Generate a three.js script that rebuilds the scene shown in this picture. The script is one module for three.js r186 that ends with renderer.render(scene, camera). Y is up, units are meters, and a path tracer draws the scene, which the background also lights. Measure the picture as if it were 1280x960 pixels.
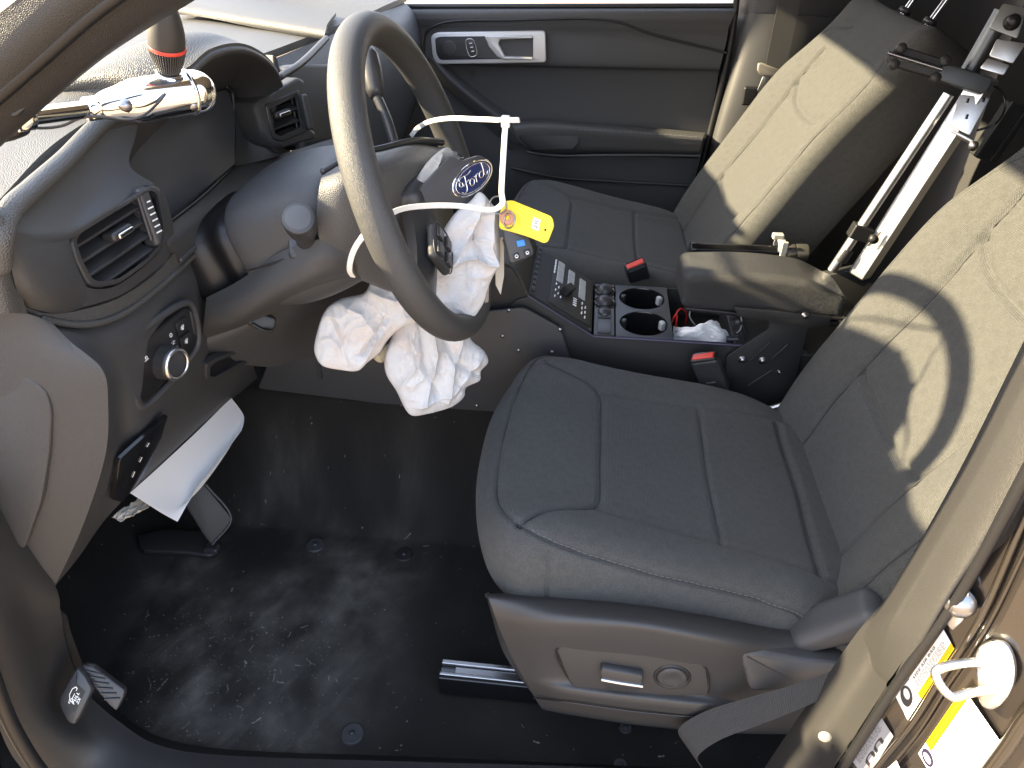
import * as THREE from 'three';
import { mergeGeometries, mergeVertices, toCreasedNormals } from 'three/addons/utils/BufferGeometryUtils.js';
import { RoundedBoxGeometry } from 'three/addons/geometries/RoundedBoxGeometry.js';

// x runs towards the rear of the car, y up, z towards the open driver's door; the floor is y = 0
const scene = new THREE.Scene();
const CAM = new THREE.Vector3(-0.37, 1.08, 0.84), YAW = 6.2, PITCH = 35, ROLL = 0.3, FOC = 905;   // FOC in pixels of a 1280 x 960 picture
const camera = new THREE.PerspectiveCamera(2 * Math.atan(480 / FOC) * 180 / Math.PI, 4 / 3, 0.02, 400);
const rad = d => d * Math.PI / 180;
const FW = new THREE.Vector3(-Math.sin(rad(YAW)) * Math.cos(rad(PITCH)), -Math.sin(rad(PITCH)), -Math.cos(rad(YAW)) * Math.cos(rad(PITCH)));
const RT0 = new THREE.Vector3(Math.cos(rad(YAW)), 0, -Math.sin(rad(YAW))), UP0 = new THREE.Vector3().crossVectors(RT0, FW);
const RT = RT0.clone().multiplyScalar(Math.cos(rad(ROLL))).addScaledVector(UP0, Math.sin(rad(ROLL)));
const UP = RT0.clone().multiplyScalar(-Math.sin(rad(ROLL))).addScaledVector(UP0, Math.cos(rad(ROLL)));
camera.position.copy(CAM); camera.up.copy(UP); camera.lookAt(CAM.clone().add(FW)); camera.updateMatrixWorld();

// late afternoon sun low in front of the car
const SUN = new THREE.Vector3(-0.70, 0.321, 0.064).normalize();
const sun = new THREE.DirectionalLight(new THREE.Color(1.0, 0.83, 0.53), 4.8);
sun.position.copy(SUN).multiplyScalar(6); sun.castShadow = true; sun.shadow.radius = 2;
sun.shadow.mapSize.set(4096, 4096);
Object.assign(sun.shadow.camera, { left: -3, right: 3, top: 3, bottom: -3, near: 0.1, far: 14 });
scene.add(sun, sun.target);

// clear sky, computed: pale horizon, blue zenith, warm air round the sun
{
  const w = 256, h = 128, d = new Float32Array(w * h * 4);
  for (let j = 0; j < h; j++) for (let i = 0; i < w; i++) {
    const th = (j + .5) / h * Math.PI - Math.PI / 2, ph = ((i + .5) / w - .5) * 2 * Math.PI;
    const v = new THREE.Vector3(Math.cos(th) * Math.cos(ph), Math.sin(th), Math.cos(th) * Math.sin(ph));
    const e = Math.max(0, v.y), k = Math.pow(1 - e, 3), c = Math.max(0, v.dot(SUN)), g = Math.pow(c, 12) * 1.2 + Math.pow(c, 3) * .25;
    const below = v.y < 0 ? 1 : 0;
    const o = (j * w + i) * 4, S = 1.0;
    d[o] = S * ((.33 + .42 * k) + g * 1.0); d[o + 1] = S * ((.42 + .33 * k) + g * .8); d[o + 2] = S * ((.60 + .14 * k) + g * .55); d[o + 3] = 1;
    if (below) { d[o] = .5 * S; d[o + 1] = .42 * S; d[o + 2] = .34 * S; }
  }
  const sky = new THREE.DataTexture(d, w, h, THREE.RGBAFormat, THREE.FloatType);
  sky.mapping = THREE.EquirectangularReflectionMapping; sky.magFilter = THREE.LinearFilter; sky.minFilter = THREE.LinearFilter; sky.needsUpdate = true;
  scene.background = sky; scene.environment = sky;
}
scene.backgroundIntensity = 1; scene.environmentIntensity = 1;
const renderer = new THREE.WebGLRenderer({ antialias: true });
renderer.toneMapping = THREE.LinearToneMapping; renderer.toneMappingExposure = 5.6;
renderer.shadowMap.enabled = true; renderer.shadowMap.type = THREE.PCFSoftShadowMap;

// ---------------------------------------------------------------- helpers
const V = (x, y, z) => new THREE.Vector3(x, y, z);
function ray(px, py) { return FW.clone().addScaledVector(RT, (px - 640) / FOC).addScaledVector(UP, -(py - 480) / FOC); }
// a pixel of the photograph, on the plane x / y / z = value, or on a plane through o with normal n
function P(px, py, k) {
  const d = ray(px, py); let t;
  if (k.x !== undefined) t = (k.x - CAM.x) / d.x; else if (k.y !== undefined) t = (k.y - CAM.y) / d.y; else if (k.z !== undefined) t = (k.z - CAM.z) / d.z;
  else t = k.o.clone().sub(CAM).dot(k.n) / d.dot(k.n);
  return CAM.clone().addScaledVector(d, t);
}
const plane = (o, n) => ({ o, n: n.clone().normalize() });
let seed = 7; const rnd = () => { seed = (seed * 16807) % 2147483647; return (seed - 1) / 2147483646; };
const hash = (x, y, z = 0) => { let h = Math.imul(x | 0, 374761393) ^ Math.imul(y | 0, 668265263) ^ Math.imul(z | 0, 1274126177); h = Math.imul(h ^ (h >>> 13), 1274126177); return ((h ^ (h >>> 16)) >>> 0) / 4294967295; };
const sm = t => t * t * (3 - 2 * t), clamp = (v, a = 0, b = 1) => Math.min(b, Math.max(a, v)), step = (a, b, v) => sm(clamp((v - a) / (b - a)));
const mix = (a, b, t) => a + (b - a) * t;
function vnoise(x, y, z = 0, per = 0) {
  const X = Math.floor(x), Y = Math.floor(y), Z = Math.floor(z), fx = sm(x - X), fy = sm(y - Y), fz = sm(z - Z);
  const m = per ? (a => ((a % per) + per) % per) : (a => a);
  const h = (i, j, k) => hash(m(X + i), m(Y + j), Z + k);
  const l = (a, b, t) => a + (b - a) * t;
  return l(l(l(h(0, 0, 0), h(1, 0, 0), fx), l(h(0, 1, 0), h(1, 1, 0), fx), fy), l(l(h(0, 0, 1), h(1, 0, 1), fx), l(h(0, 1, 1), h(1, 1, 1), fx), fy), fz);
}
const fbm = (x, y, z = 0, o = 4) => { let s = 0, a = .5; for (let i = 0; i < o; i++) { s += a * vnoise(x, y, z + i * 7); x *= 2.03; y *= 2.03; z *= 2.03; a *= .5; } return s; };
const counts = {};
function numbered(n) { if (!(n in counts)) { counts[n] = 0; return n; } counts[n]++; return n + '_' + String(counts[n]).padStart(3, '0'); }
function tag(o, label, category, group) { o.userData.label = label; o.userData.category = category; if (group) o.userData.group = group; return o; }
function thing(name, label, category, pos = V(0, 0, 0), group) {
  const g = new THREE.Group(); g.name = numbered(name); g.position.copy(pos); scene.add(g); g.updateMatrixWorld(); return tag(g, label, category, group);
}
// uv in metres by the dominant axis of each triangle
function boxUV(g) {
  if (g.index) g = g.toNonIndexed();
  const p = g.attributes.position, uv = new Float32Array(p.count * 2), a = V(), b = V(), c = V();
  for (let i = 0; i < p.count; i += 3) {
    a.fromBufferAttribute(p, i); b.fromBufferAttribute(p, i + 1); c.fromBufferAttribute(p, i + 2);
    const n = b.clone().sub(a).cross(c.clone().sub(a)), ax = Math.abs(n.x), ay = Math.abs(n.y), az = Math.abs(n.z);
    [a, b, c].forEach((q, k) => { const o = (i + k) * 2; if (ay >= ax && ay >= az) { uv[o] = q.x; uv[o + 1] = q.z; } else if (ax >= az) { uv[o] = q.z; uv[o + 1] = q.y; } else { uv[o] = q.x; uv[o + 1] = q.y; } });
  }
  g.setAttribute('uv', new THREE.BufferAttribute(uv, 2)); return g;
}
function clean(g) { const o = new THREE.BufferGeometry(); if (!g.attributes.normal) g.computeVertexNormals(); o.setAttribute('position', g.attributes.position); o.setAttribute('normal', g.attributes.normal); if (g.attributes.uv) o.setAttribute('uv', g.attributes.uv); if (g.index) o.setIndex(g.index); return o; }
function join(list) { return mergeGeometries(list.map(g => { g = clean(g); return g.index ? g.toNonIndexed() : g; }).map(g => { if (!g.attributes.uv) g.setAttribute('uv', new THREE.BufferAttribute(new Float32Array(g.attributes.position.count * 2), 2)); return g; })); }
// geometry is given in world coordinates; it is moved into the parent's frame
function obj(name, geo, mat, parent = scene, keepUV = false) {
  if (Array.isArray(geo)) geo = join(geo);
  if (!geo.attributes.normal) geo.computeVertexNormals();
  if (!keepUV) geo = boxUV(geo);
  const m = new THREE.Mesh(geo, mat); m.castShadow = m.receiveShadow = true;
  m.name = parent === scene ? numbered(name) : name;
  let q = parent, off = V(0, 0, 0); while (q && q !== scene) { off.add(q.position); q = q.parent; }
  if (off.lengthSq()) geo.translate(-off.x, -off.y, -off.z);
  parent.add(m); return m;
}
function struct(name, geo, mat, parent = scene) { const m = obj(name, geo, mat, parent); if (parent === scene) m.userData.kind = 'structure'; return m; }
// smooth surface through a grid of control points (rows of Vector3), closed into a shell of thickness t
function cr(p0, p1, p2, p3, t) { const a = t * t, b = a * t; return V(...['x', 'y', 'z'].map(k => .5 * (2 * p1[k] + (p2[k] - p0[k]) * t + (2 * p0[k] - 5 * p1[k] + 4 * p2[k] - p3[k]) * a + (3 * p1[k] - p0[k] - 3 * p2[k] + p3[k]) * b))); }
function crv(pts, u) { const n = pts.length - 1, f = clamp(u, 0, 1) * n, i = Math.min(n - 1, Math.floor(f)), t = f - i; const e = (a, b) => a.clone().multiplyScalar(2).sub(b); const g = k => k < 0 ? e(pts[0], pts[1]) : k > n ? e(pts[n], pts[n - 1]) : pts[k]; return cr(g(i - 1), g(i), g(i + 1), g(i + 2), t); }
function surf(rows, nu, nv, t = 0, flip = false, fn = null) {
  const R = rows.map(r => { const o = []; for (let i = 0; i <= nu; i++) o.push(crv(r, i / nu)); return o; });
  const pos = [], W = nu + 1;
  for (let j = 0; j <= nv; j++) for (let i = 0; i <= nu; i++) { const q = crv(R.map(r => r[i]), j / nv); if (fn) fn(q, i / nu, j / nv); pos.push(q.x, q.y, q.z); }
  const idx = [];
  for (let j = 0; j < nv; j++) for (let i = 0; i < nu; i++) { const a = j * W + i, b = a + 1, c = a + W, d = c + 1; flip ? idx.push(a, b, c, b, d, c) : idx.push(a, c, b, b, c, d); }
  const g = new THREE.BufferGeometry(); g.setAttribute('position', new THREE.Float32BufferAttribute(pos, 3)); g.setIndex(idx); g.computeVertexNormals();
  if (!t) return g;
  return shell(g, nu, nv, t);
}
function shell(g, nu, nv, t) {
  const p = g.attributes.position, n = g.attributes.normal, N = p.count, W = nu + 1, pos = [], nor = [], idx = [];
  for (let i = 0; i < N; i++) { pos.push(p.getX(i), p.getY(i), p.getZ(i)); nor.push(n.getX(i), n.getY(i), n.getZ(i)); }
  for (let i = 0; i < N; i++) { pos.push(p.getX(i) - n.getX(i) * t, p.getY(i) - n.getY(i) * t, p.getZ(i) - n.getZ(i) * t); nor.push(-n.getX(i), -n.getY(i), -n.getZ(i)); }
  const I = g.index.array; for (let k = 0; k < I.length; k += 3) { idx.push(I[k], I[k + 1], I[k + 2]); idx.push(I[k] + N, I[k + 2] + N, I[k + 1] + N); }
  const fwd = I[1] === nu + 1, at = i => V(pos[i * 3], pos[i * 3 + 1], pos[i * 3 + 2]);
  const edge = (a, b) => { if (!fwd) [a, b] = [b, a]; const A = at(a), B = at(b), C = at(a + N), D = at(b + N), m = V().crossVectors(B.clone().sub(A), C.clone().sub(A)).normalize(), k = pos.length / 3; for (const q of [A, B, C, D]) { pos.push(q.x, q.y, q.z); nor.push(m.x, m.y, m.z); } idx.push(k, k + 1, k + 2, k + 1, k + 3, k + 2); };
  for (let i = 0; i < nu; i++) { edge(i, i + 1); edge(nv * W + i + 1, nv * W + i); }
  for (let j = 0; j < nv; j++) { edge((j + 1) * W, j * W); edge(j * W + nu, (j + 1) * W + nu); }
  const o = new THREE.BufferGeometry(); o.setAttribute('position', new THREE.Float32BufferAttribute(pos, 3)); o.setAttribute('normal', new THREE.Float32BufferAttribute(nor, 3)); o.setIndex(idx); return o;
}
// outline of points in a plane (already 3D), rounded corners r, extruded backwards by depth with a bevel
function frame(pl, ref = V(0, 1, 0)) { const n = pl.n.clone(); let u = V().crossVectors(ref, n); if (u.length() < .05) u = V().crossVectors(V(1, 0, 0), n); u.normalize(); const v = V().crossVectors(n, u); return { n, u, v, o: pl.o }; }
function roundPoly(pts, r, seg = 5) {
  if (!r) return pts; const out = [], n = pts.length;
  for (let i = 0; i < n; i++) {
    const p = pts[i], a = pts[(i + n - 1) % n], b = pts[(i + 1) % n]; const rr = Array.isArray(r) ? r[i] : r;
    const da = a.clone().sub(p), db = b.clone().sub(p), la = da.length(), lb = db.length(), d = Math.min(rr, la * .48, lb * .48);
    const s = p.clone().addScaledVector(da, d / la), e = p.clone().addScaledVector(db, d / lb);
    for (let k = 0; k <= seg; k++) { const t = k / seg; out.push(s.clone().multiplyScalar((1 - t) * (1 - t)).addScaledVector(p, 2 * t * (1 - t)).addScaledVector(e, t * t)); }
  }
  return out;
}
function slab(pl, pts3, depth, { bevel = .003, r = 0, holes = [], seg = 3, smooth = false, front = 0 } = {}) {
  const F = frame(pl), to2 = q => { const d = q.clone().sub(F.o); return new THREE.Vector2(d.dot(F.u), d.dot(F.v)); };
  let pts = pts3.map(to2);
  if (smooth) { const c = new THREE.SplineCurve([...pts, pts[0]]); const s = []; const cc = new THREE.CatmullRomCurve3(pts.map(p => V(p.x, p.y, 0)), true, 'centripetal'); pts = cc.getPoints(pts.length * 6).slice(0, -1).map(p => new THREE.Vector2(p.x, p.y)); }
  pts = roundPoly(pts, r);
  const shp = new THREE.Shape(pts);
  for (const h of holes) shp.holes.push(new THREE.Path(roundPoly(h.pts.map(to2), h.r || 0)));
  let g = new THREE.ExtrudeGeometry(shp, { depth: Math.max(1e-4, depth - 2 * bevel), bevelEnabled: bevel > 0, bevelThickness: bevel, bevelSize: bevel, bevelOffset: -bevel, bevelSegments: seg, curveSegments: 8 });
  g.translate(0, 0, -depth + bevel + front);
  const m = new THREE.Matrix4().makeBasis(F.u, F.v, F.n).setPosition(F.o); g.applyMatrix4(m);
  g.deleteAttribute('uv'); g.deleteAttribute('normal'); g = mergeVertices(g, 1e-5); return toCreasedNormals(g, .7);
}
const px = (list, k) => list.map(([a, b]) => P(a, b, k));
function tube(pts, r, seg = 0, rs = 8, closed = false) {
  const c = new THREE.CatmullRomCurve3(pts, closed, 'centripetal'); const g = new THREE.TubeGeometry(c, seg || pts.length * 8, r, rs, closed);
  if (closed) return g; const gs = [g];
  for (const [q, s] of [[pts[0], 0], [pts[pts.length - 1], 1]]) { const b = new THREE.SphereGeometry(r, rs, 6); b.translate(q.x, q.y, q.z); gs.push(b); }
  return join(gs);
}
function bar(a, b, r0, r1 = r0, seg = 16) { const d = b.clone().sub(a), g = new THREE.CylinderGeometry(r1, r0, d.length(), seg, 1); g.translate(0, d.length() / 2, 0); g.applyQuaternion(new THREE.Quaternion().setFromUnitVectors(V(0, 1, 0), d.normalize())); g.translate(a.x, a.y, a.z); return g; }
function lathe(a, dir, prof, seg = 32) { const g = new THREE.LatheGeometry(prof.map(([r, h]) => new THREE.Vector2(r, h)), seg); g.applyQuaternion(new THREE.Quaternion().setFromUnitVectors(V(0, 1, 0), dir.clone().normalize())); g.translate(a.x, a.y, a.z); return g; }
function rbox(c, ex, ey, ez, sx, sy, sz, r = .003, seg = 3) { ex = ex.clone().normalize(); ey = ey.clone().addScaledVector(ex, -ey.dot(ex)).normalize(); ez = V().crossVectors(ex, ey); const g = new RoundedBoxGeometry(sx, sy, sz, seg, Math.min(r, sx * .49, sy * .49, sz * .49)); g.applyMatrix4(new THREE.Matrix4().makeBasis(ex.clone().normalize(), ey.clone().normalize(), ez.clone().normalize())); g.translate(c.x, c.y, c.z); return g; }
const X = V(1, 0, 0), Y = V(0, 1, 0), Z = V(0, 0, 1);
const abox = (x0, x1, y0, y1, z0, z1, r = .004) => rbox(V((x0 + x1) / 2, (y0 + y1) / 2, (z0 + z1) / 2), X, Y, Z, x1 - x0, y1 - y0, z1 - z0, r, 2);
// box with rounded edges, finely divided, then bent by fn(point)
function softBox(sx, sy, sz, r, nx, ny, nz, fn) {
  let g = new THREE.BoxGeometry(sx, sy, sz, nx, ny, nz); g.deleteAttribute('uv'); g.deleteAttribute('normal'); g = mergeVertices(g, 1e-6);
  const p = g.attributes.position, q = V(), c = V();
  for (let i = 0; i < p.count; i++) {
    q.fromBufferAttribute(p, i);
    c.set(clamp(q.x, -sx / 2 + r, sx / 2 - r), clamp(q.y, -sy / 2 + r, sy / 2 - r), clamp(q.z, -sz / 2 + r, sz / 2 - r));
    const d = q.clone().sub(c), l = d.length(); if (l > 1e-9) q.copy(c).addScaledVector(d, r / l * Math.min(1, Math.max(Math.abs(d.x), Math.abs(d.y), Math.abs(d.z)) / r));
    fn(q); p.setXYZ(i, q.x, q.y, q.z);
  }
  g.computeVertexNormals(); return g;
}
function segDist(pts, x, y) { let m = 1e9; for (let i = 0; i < pts.length - 1; i++) { const [ax, ay] = pts[i], [bx, by] = pts[i + 1], dx = bx - ax, dy = by - ay, t = clamp(((x - ax) * dx + (y - ay) * dy) / (dx * dx + dy * dy)); m = Math.min(m, Math.hypot(x - ax - dx * t, y - ay - dy * t)); } return m; }
const spl = (pts, n = 40) => new THREE.CatmullRomCurve3(pts.map(p => V(p[0], p[1], 0)), false, 'centripetal').getPoints(n).map(p => [p.x, p.y]);

// ---------------------------------------------------------------- materials
function dataTex(n, fn, tile, srgb = false) {
  const d = new Uint8Array(n * n * 4);
  for (let j = 0; j < n; j++) for (let i = 0; i < n; i++) { const c = fn(i / n, j / n), o = (j * n + i) * 4; if (typeof c === 'number') d[o] = d[o + 1] = d[o + 2] = clamp(c) * 255; else { d[o] = clamp(c[0]) * 255; d[o + 1] = clamp(c[1]) * 255; d[o + 2] = clamp(c[2]) * 255; } d[o + 3] = 255; }
  const t = new THREE.DataTexture(d, n, n); t.wrapS = t.wrapT = THREE.RepeatWrapping; t.magFilter = THREE.LinearFilter; t.minFilter = THREE.LinearMipmapLinearFilter; t.generateMipmaps = true; if (srgb) t.colorSpace = THREE.SRGBColorSpace; t.repeat.set(1 / tile, 1 / tile); t.needsUpdate = true; return t;
}
function cells(u, v, n) { const x = u * n, y = v * n, X0 = Math.floor(x), Y0 = Math.floor(y); let a = 9, b = 9; for (let j = -1; j < 2; j++) for (let i = -1; i < 2; i++) { const cx = ((X0 + i) % n + n) % n, cy = ((Y0 + j) % n + n) % n; const d = Math.hypot(X0 + i + hash(cx, cy, 3) - x, Y0 + j + hash(cx, cy, 5) - y); if (d < a) { b = a; a = d; } else if (d < b) b = d; } return b - a; }
const grainT = dataTex(512, (u, v) => .2 + .8 * clamp(cells(u, v, 48) * 1.6) * (.8 + .2 * vnoise(u * 24, v * 24, 0, 24)), .05);
const coarseT = dataTex(512, (u, v) => .1 + .9 * clamp(cells(u, v, 40) * 1.8), .09);
const fineT = dataTex(256, (u, v) => .5 + .5 * (vnoise(u * 96, v * 96, 1, 96) - .5) + .4 * (vnoise(u * 40, v * 40, 4, 40) - .5), .06);
const weaveF = (u, v) => { const n = 32, x = u * n, y = v * n, ix = Math.floor(x), iy = Math.floor(y), over = (ix + iy) & 1; const a = Math.sin((x % 1) * Math.PI), b = Math.sin((y % 1) * Math.PI); return (over ? .35 + .65 * a * Math.sqrt(b) : .25 + .6 * b * Math.sqrt(a)) * (.8 + .2 * hash(ix % n, iy % n, over)); };
const weaveT = dataTex(512, weaveF, .066);
const fabricT = dataTex(512, (u, v) => { const n = 32, ix = Math.floor(u * n), iy = Math.floor(v * n); const k = (.82 + .18 * weaveF(u, v)) * (.90 + .10 * hash(ix, iy, 9)) * (.94 + .06 * vnoise(u * 8, v * 8, 2, 8)); return [k, k, k * .985]; }, .066, true);
const smudgeT = dataTex(256, (u, v) => .42 + .3 * vnoise(u * 6, v * 6, 1, 6) + .18 * vnoise(u * 20, v * 20, 4, 20) + .1 * vnoise(u * 70, v * 70, 4, 70), .31);
function mat(r, g, b, o = {}) { const m = new THREE.MeshPhysicalMaterial({ color: new THREE.Color().setRGB(r, g, b), roughness: .5, metalness: 0, ...o }); return m; }
const M = {
  dash: mat(.046, .0465, .048, { roughness: .54, roughnessMap: null, bumpMap: grainT, bumpScale: .00022 }),
  pad: mat(.070, .069, .066, { roughness: .52, bumpMap: coarseT, bumpScale: .0005 }),
  trim: mat(.046, .046, .048, { roughness: .5, bumpMap: fineT, bumpScale: .00012 }),
  satin: mat(.032, .032, .034, { roughness: .38, bumpMap: fineT, bumpScale: .00006 }),
  black: mat(.010, .010, .011, { roughness: .45, bumpMap: fineT, bumpScale: .0001 }),
  gloss: mat(.008, .008, .009, { roughness: .12 }),
  fabric: mat(.088, .089, .088, { roughness: .95, map: fabricT, bumpMap: weaveT, bumpScale: .0010, sheen: .25, sheenRoughness: .6, sheenColor: new THREE.Color(.5, .5, .48) }),
  vinyl: mat(.05, .05, .05, { roughness: .62, bumpMap: grainT, bumpScale: .0002 }),
  thread: mat(.13, .13, .13, { roughness: .8 }),
  rim: mat(.052, .052, .052, { roughness: .5, bumpMap: grainT, bumpScale: .0003 }),
  chrome: mat(.86, .85, .83, { metalness: 1, roughness: .07 }),
  satinChrome: mat(.62, .62, .62, { metalness: 1, roughness: .3 }),
  alu: mat(.72, .72, .72, { metalness: 1, roughness: .34, bumpMap: fineT, bumpScale: .00004 }),
  white: mat(.78, .78, .76, { roughness: .55 }),
  steel: mat(.35, .35, .36, { metalness: 1, roughness: .35 }),
  powder: mat(.016, .016, .016, { roughness: .55, bumpMap: fineT, bumpScale: .0003 }),
  red: mat(.62, .05, .03, { roughness: .4 }),
  webbing: mat(.045, .045, .045, { roughness: .85 }),
};
// ---------------------------------------------------------------- setting: ground, car shell, floor
M.sand = mat(.45, .325, .21, { roughness: .95, map: dataTex(256, (u, v) => { const k = .8 + .2 * fbm(u * 8, v * 8) + .1 * hash(u * 256, v * 256); return [k, k, k]; }, 3, true) });
{ const g = new THREE.CircleGeometry(120, 48); g.rotateX(-Math.PI / 2); g.translate(0, -.5, 0); struct('ground', g, M.sand); }
M.headliner = mat(.22, .215, .20, { roughness: .95, bumpMap: fineT, bumpScale: .0003 });
M.paint = mat(.012, .011, .010, { roughness: .22, clearcoat: 1, clearcoatRoughness: .05 });
{
  const car = thing('car_body', 'black car shell with roof, pillars and closed rear around the seats', 'car body');
  obj('roof', abox(-.62, 1.3, 1.125, 1.19, -1.17, .34, .02), M.headliner, car);
  obj('firewall', abox(-1.62, -1.56, -.12, .72, -1.2, .38), M.black, car);
  obj('rear_partition', abox(.60, .63, .0, 1.12, -1.16, .36), M.trim, car);
  obj('rear_side_wall', abox(.10, .855, -.3, 1.12, -1.24, -1.20), M.trim, car);
  obj('rear_side_wall', abox(.12, .855, -.3, 1.12, .39, .46), M.paint, car);
  obj('underbody', abox(-1.7, 1.3, -.32, -.125, -1.24, .46), M.black, car);
  obj('outer_sill', abox(-1.2, .115, -.30, .02, .405, .47, .02), M.paint, car);
  obj('centre_pillar', abox(-.035, .105, .80, 1.12, -1.236, -1.216, .004), M.paint, car);
  obj('hinge_pillar', abox(-1.32, -1.13, -.1, .90, .39, .455, .02), M.paint, car);
  obj('cowl', abox(-1.75, -1.45, .62, .74, -1.22, .42, .03), M.paint, car);
  const ap = (s) => surf([[V(-1.42, .78, s), V(-1.0, .95, s * 1), V(-.62, 1.13, s)], [V(-1.46, .84, s), V(-1.02, 1.0, s), V(-.64, 1.17, s)]], 10, 2, .05);
  obj('windshield_pillar', bar(V(-1.45, .80, -1.17), V(-.60, 1.16, -1.12), .035, .035, 12), M.trim, car);
}
// floor with toe board and centre tunnel
const dustT = (() => {
  const n = 800, W = 1.0, d = new Uint8Array(n * n * 4);   // covers x -1.35..-.25, z -.3..0.4 etc, one metre square from (-1.3,-.55)
  const specks = []; for (let k = 0; k < 1300; k++) { const c = rnd() < .55; specks.push([c ? .18 + .3 * rnd() + .1 * rnd() : rnd(), c ? .62 + .28 * rnd() : rnd(), .00035 + .0012 * Math.pow(rnd(), 3), rnd() < .10 ? .002 + .005 * rnd() : 0, rnd() * 3.14, .3 + .7 * rnd()]); }
  const buf = new Float32Array(n * n);
  for (let j = 0; j < n; j++) for (let i = 0; i < n; i++) {
    const u = i / n, v = j / n, x = -1.3 + u * W, z = -.55 + v * W;
    const a = fbm(u * 6 + 13, v * 6 + 5, 3, 5), b = fbm(u * 17, v * 17, 5, 5), st = fbm(u * 60 + v * 30, v * 12 - u * 10, 9, 3), c = fbm(u * 45, v * 45, 2, 3);
    const area = step(-1.22, -1.02, x + .20 * (a - .5)) * step(-.58, -.74, x + .16 * (b - .5)) * step(-.22, .06, z + .35 * (a - .5));
    let k = area * (clamp((a - .33) * 2.4) * (.25 + 1.1 * clamp((b - .30) * 2)) * (.55 + .9 * c) * .46 + .20 * clamp((st - .52) * 3) * clamp(b * 1.6 - .3)) + .05 * clamp(b - .40);
    buf[j * n + i] = k;
  }
  for (const [u, v, r, l, t, s] of specks) { const rr = Math.ceil((r + l) * n) + 1, ci = u * n | 0, cj = v * n | 0; for (let j = cj - rr; j <= cj + rr; j++) for (let i = ci - rr; i <= ci + rr; i++) { if (i < 0 || j < 0 || i >= n || j >= n) continue; const dx = i / n - u, dy = j / n - v, p = dx * Math.cos(t) + dy * Math.sin(t), q = -dx * Math.sin(t) + dy * Math.cos(t); const e = Math.hypot(Math.max(0, Math.abs(p) - l), q + l * .3 * Math.sin(p / (l + .001) * 2)); if (e < r) buf[j * n + i] = Math.max(buf[j * n + i], s); } }
  for (let k = 0; k < n * n; k++) { const t = buf[k], q = (hash(k % n, k / n | 0, 3) - .5) * .25; const c = [.0118, .0108, .0096].map((b, m) => Math.pow(clamp(b * (1 + q) + t * [.215, .20, .175][m] * (1 + q)), 1 / 2.2)); for (let m = 0; m < 3; m++) d[k * 4 + m] = c[m] * 255; d[k * 4 + 3] = 255; }
  const t = new THREE.DataTexture(d, n, n); t.wrapS = t.wrapT = THREE.MirroredRepeatWrapping; t.magFilter = THREE.LinearFilter; t.minFilter = THREE.LinearMipmapLinearFilter; t.generateMipmaps = true; t.colorSpace = THREE.SRGBColorSpace; t.needsUpdate = true; return t;
})();
M.floor = mat(1, 1, 1, { roughness: .95, specularIntensity: .3, map: dustT, bumpMap: null });
const floorY = (x, z) => {
  let y = .004 * (fbm(x * 7 + 9, z * 7 + 4) - .5);
  y += .26 * step(-.13, -.26, z) * step(-.2, -.5, x) + .14 * step(-.13, -.26, z) * (1 - step(-.2, -.5, x)) * step(-.9, -.6, z) ;
  if (z < -.7) y -= .2 * step(-.62, -.75, z) * step(-.2, -.5, x);
  y += .62 * Math.max(0, -1.12 - x) + .25 * Math.max(0, -1.3 - x);
  y += .05 * step(.30, .37, z);
  return y;
};
{
  const nu = 260, nv = 170, x0 = -1.6, x1 = .9, z0 = -1.2, z1 = .40, pos = [], uv = [], idx = [];
  for (let j = 0; j <= nv; j++) for (let i = 0; i <= nu; i++) { const x = mix(x0, x1, i / nu), z = mix(z0, z1, j / nv); pos.push(x, floorY(x, z), z); uv.push((x + 1.3), (z + .55)); }
  for (let j = 0; j < nv; j++) for (let i = 0; i < nu; i++) { const a = j * (nu + 1) + i, b = a + 1, c = a + nu + 1, d = c + 1; idx.push(a, c, b, b, c, d); }
  const g = new THREE.BufferGeometry(); g.setAttribute('position', new THREE.Float32BufferAttribute(pos, 3)); g.setAttribute('uv', new THREE.Float32BufferAttribute(uv, 2)); g.setIndex(idx); g.computeVertexNormals();
  const f = obj('floor', g, M.floor, scene, true); f.userData.kind = 'structure';
}
// ---------------------------------------------------------------- seats
const SEAT_TILT = rad(12), BACK_TILT = rad(23);
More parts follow.
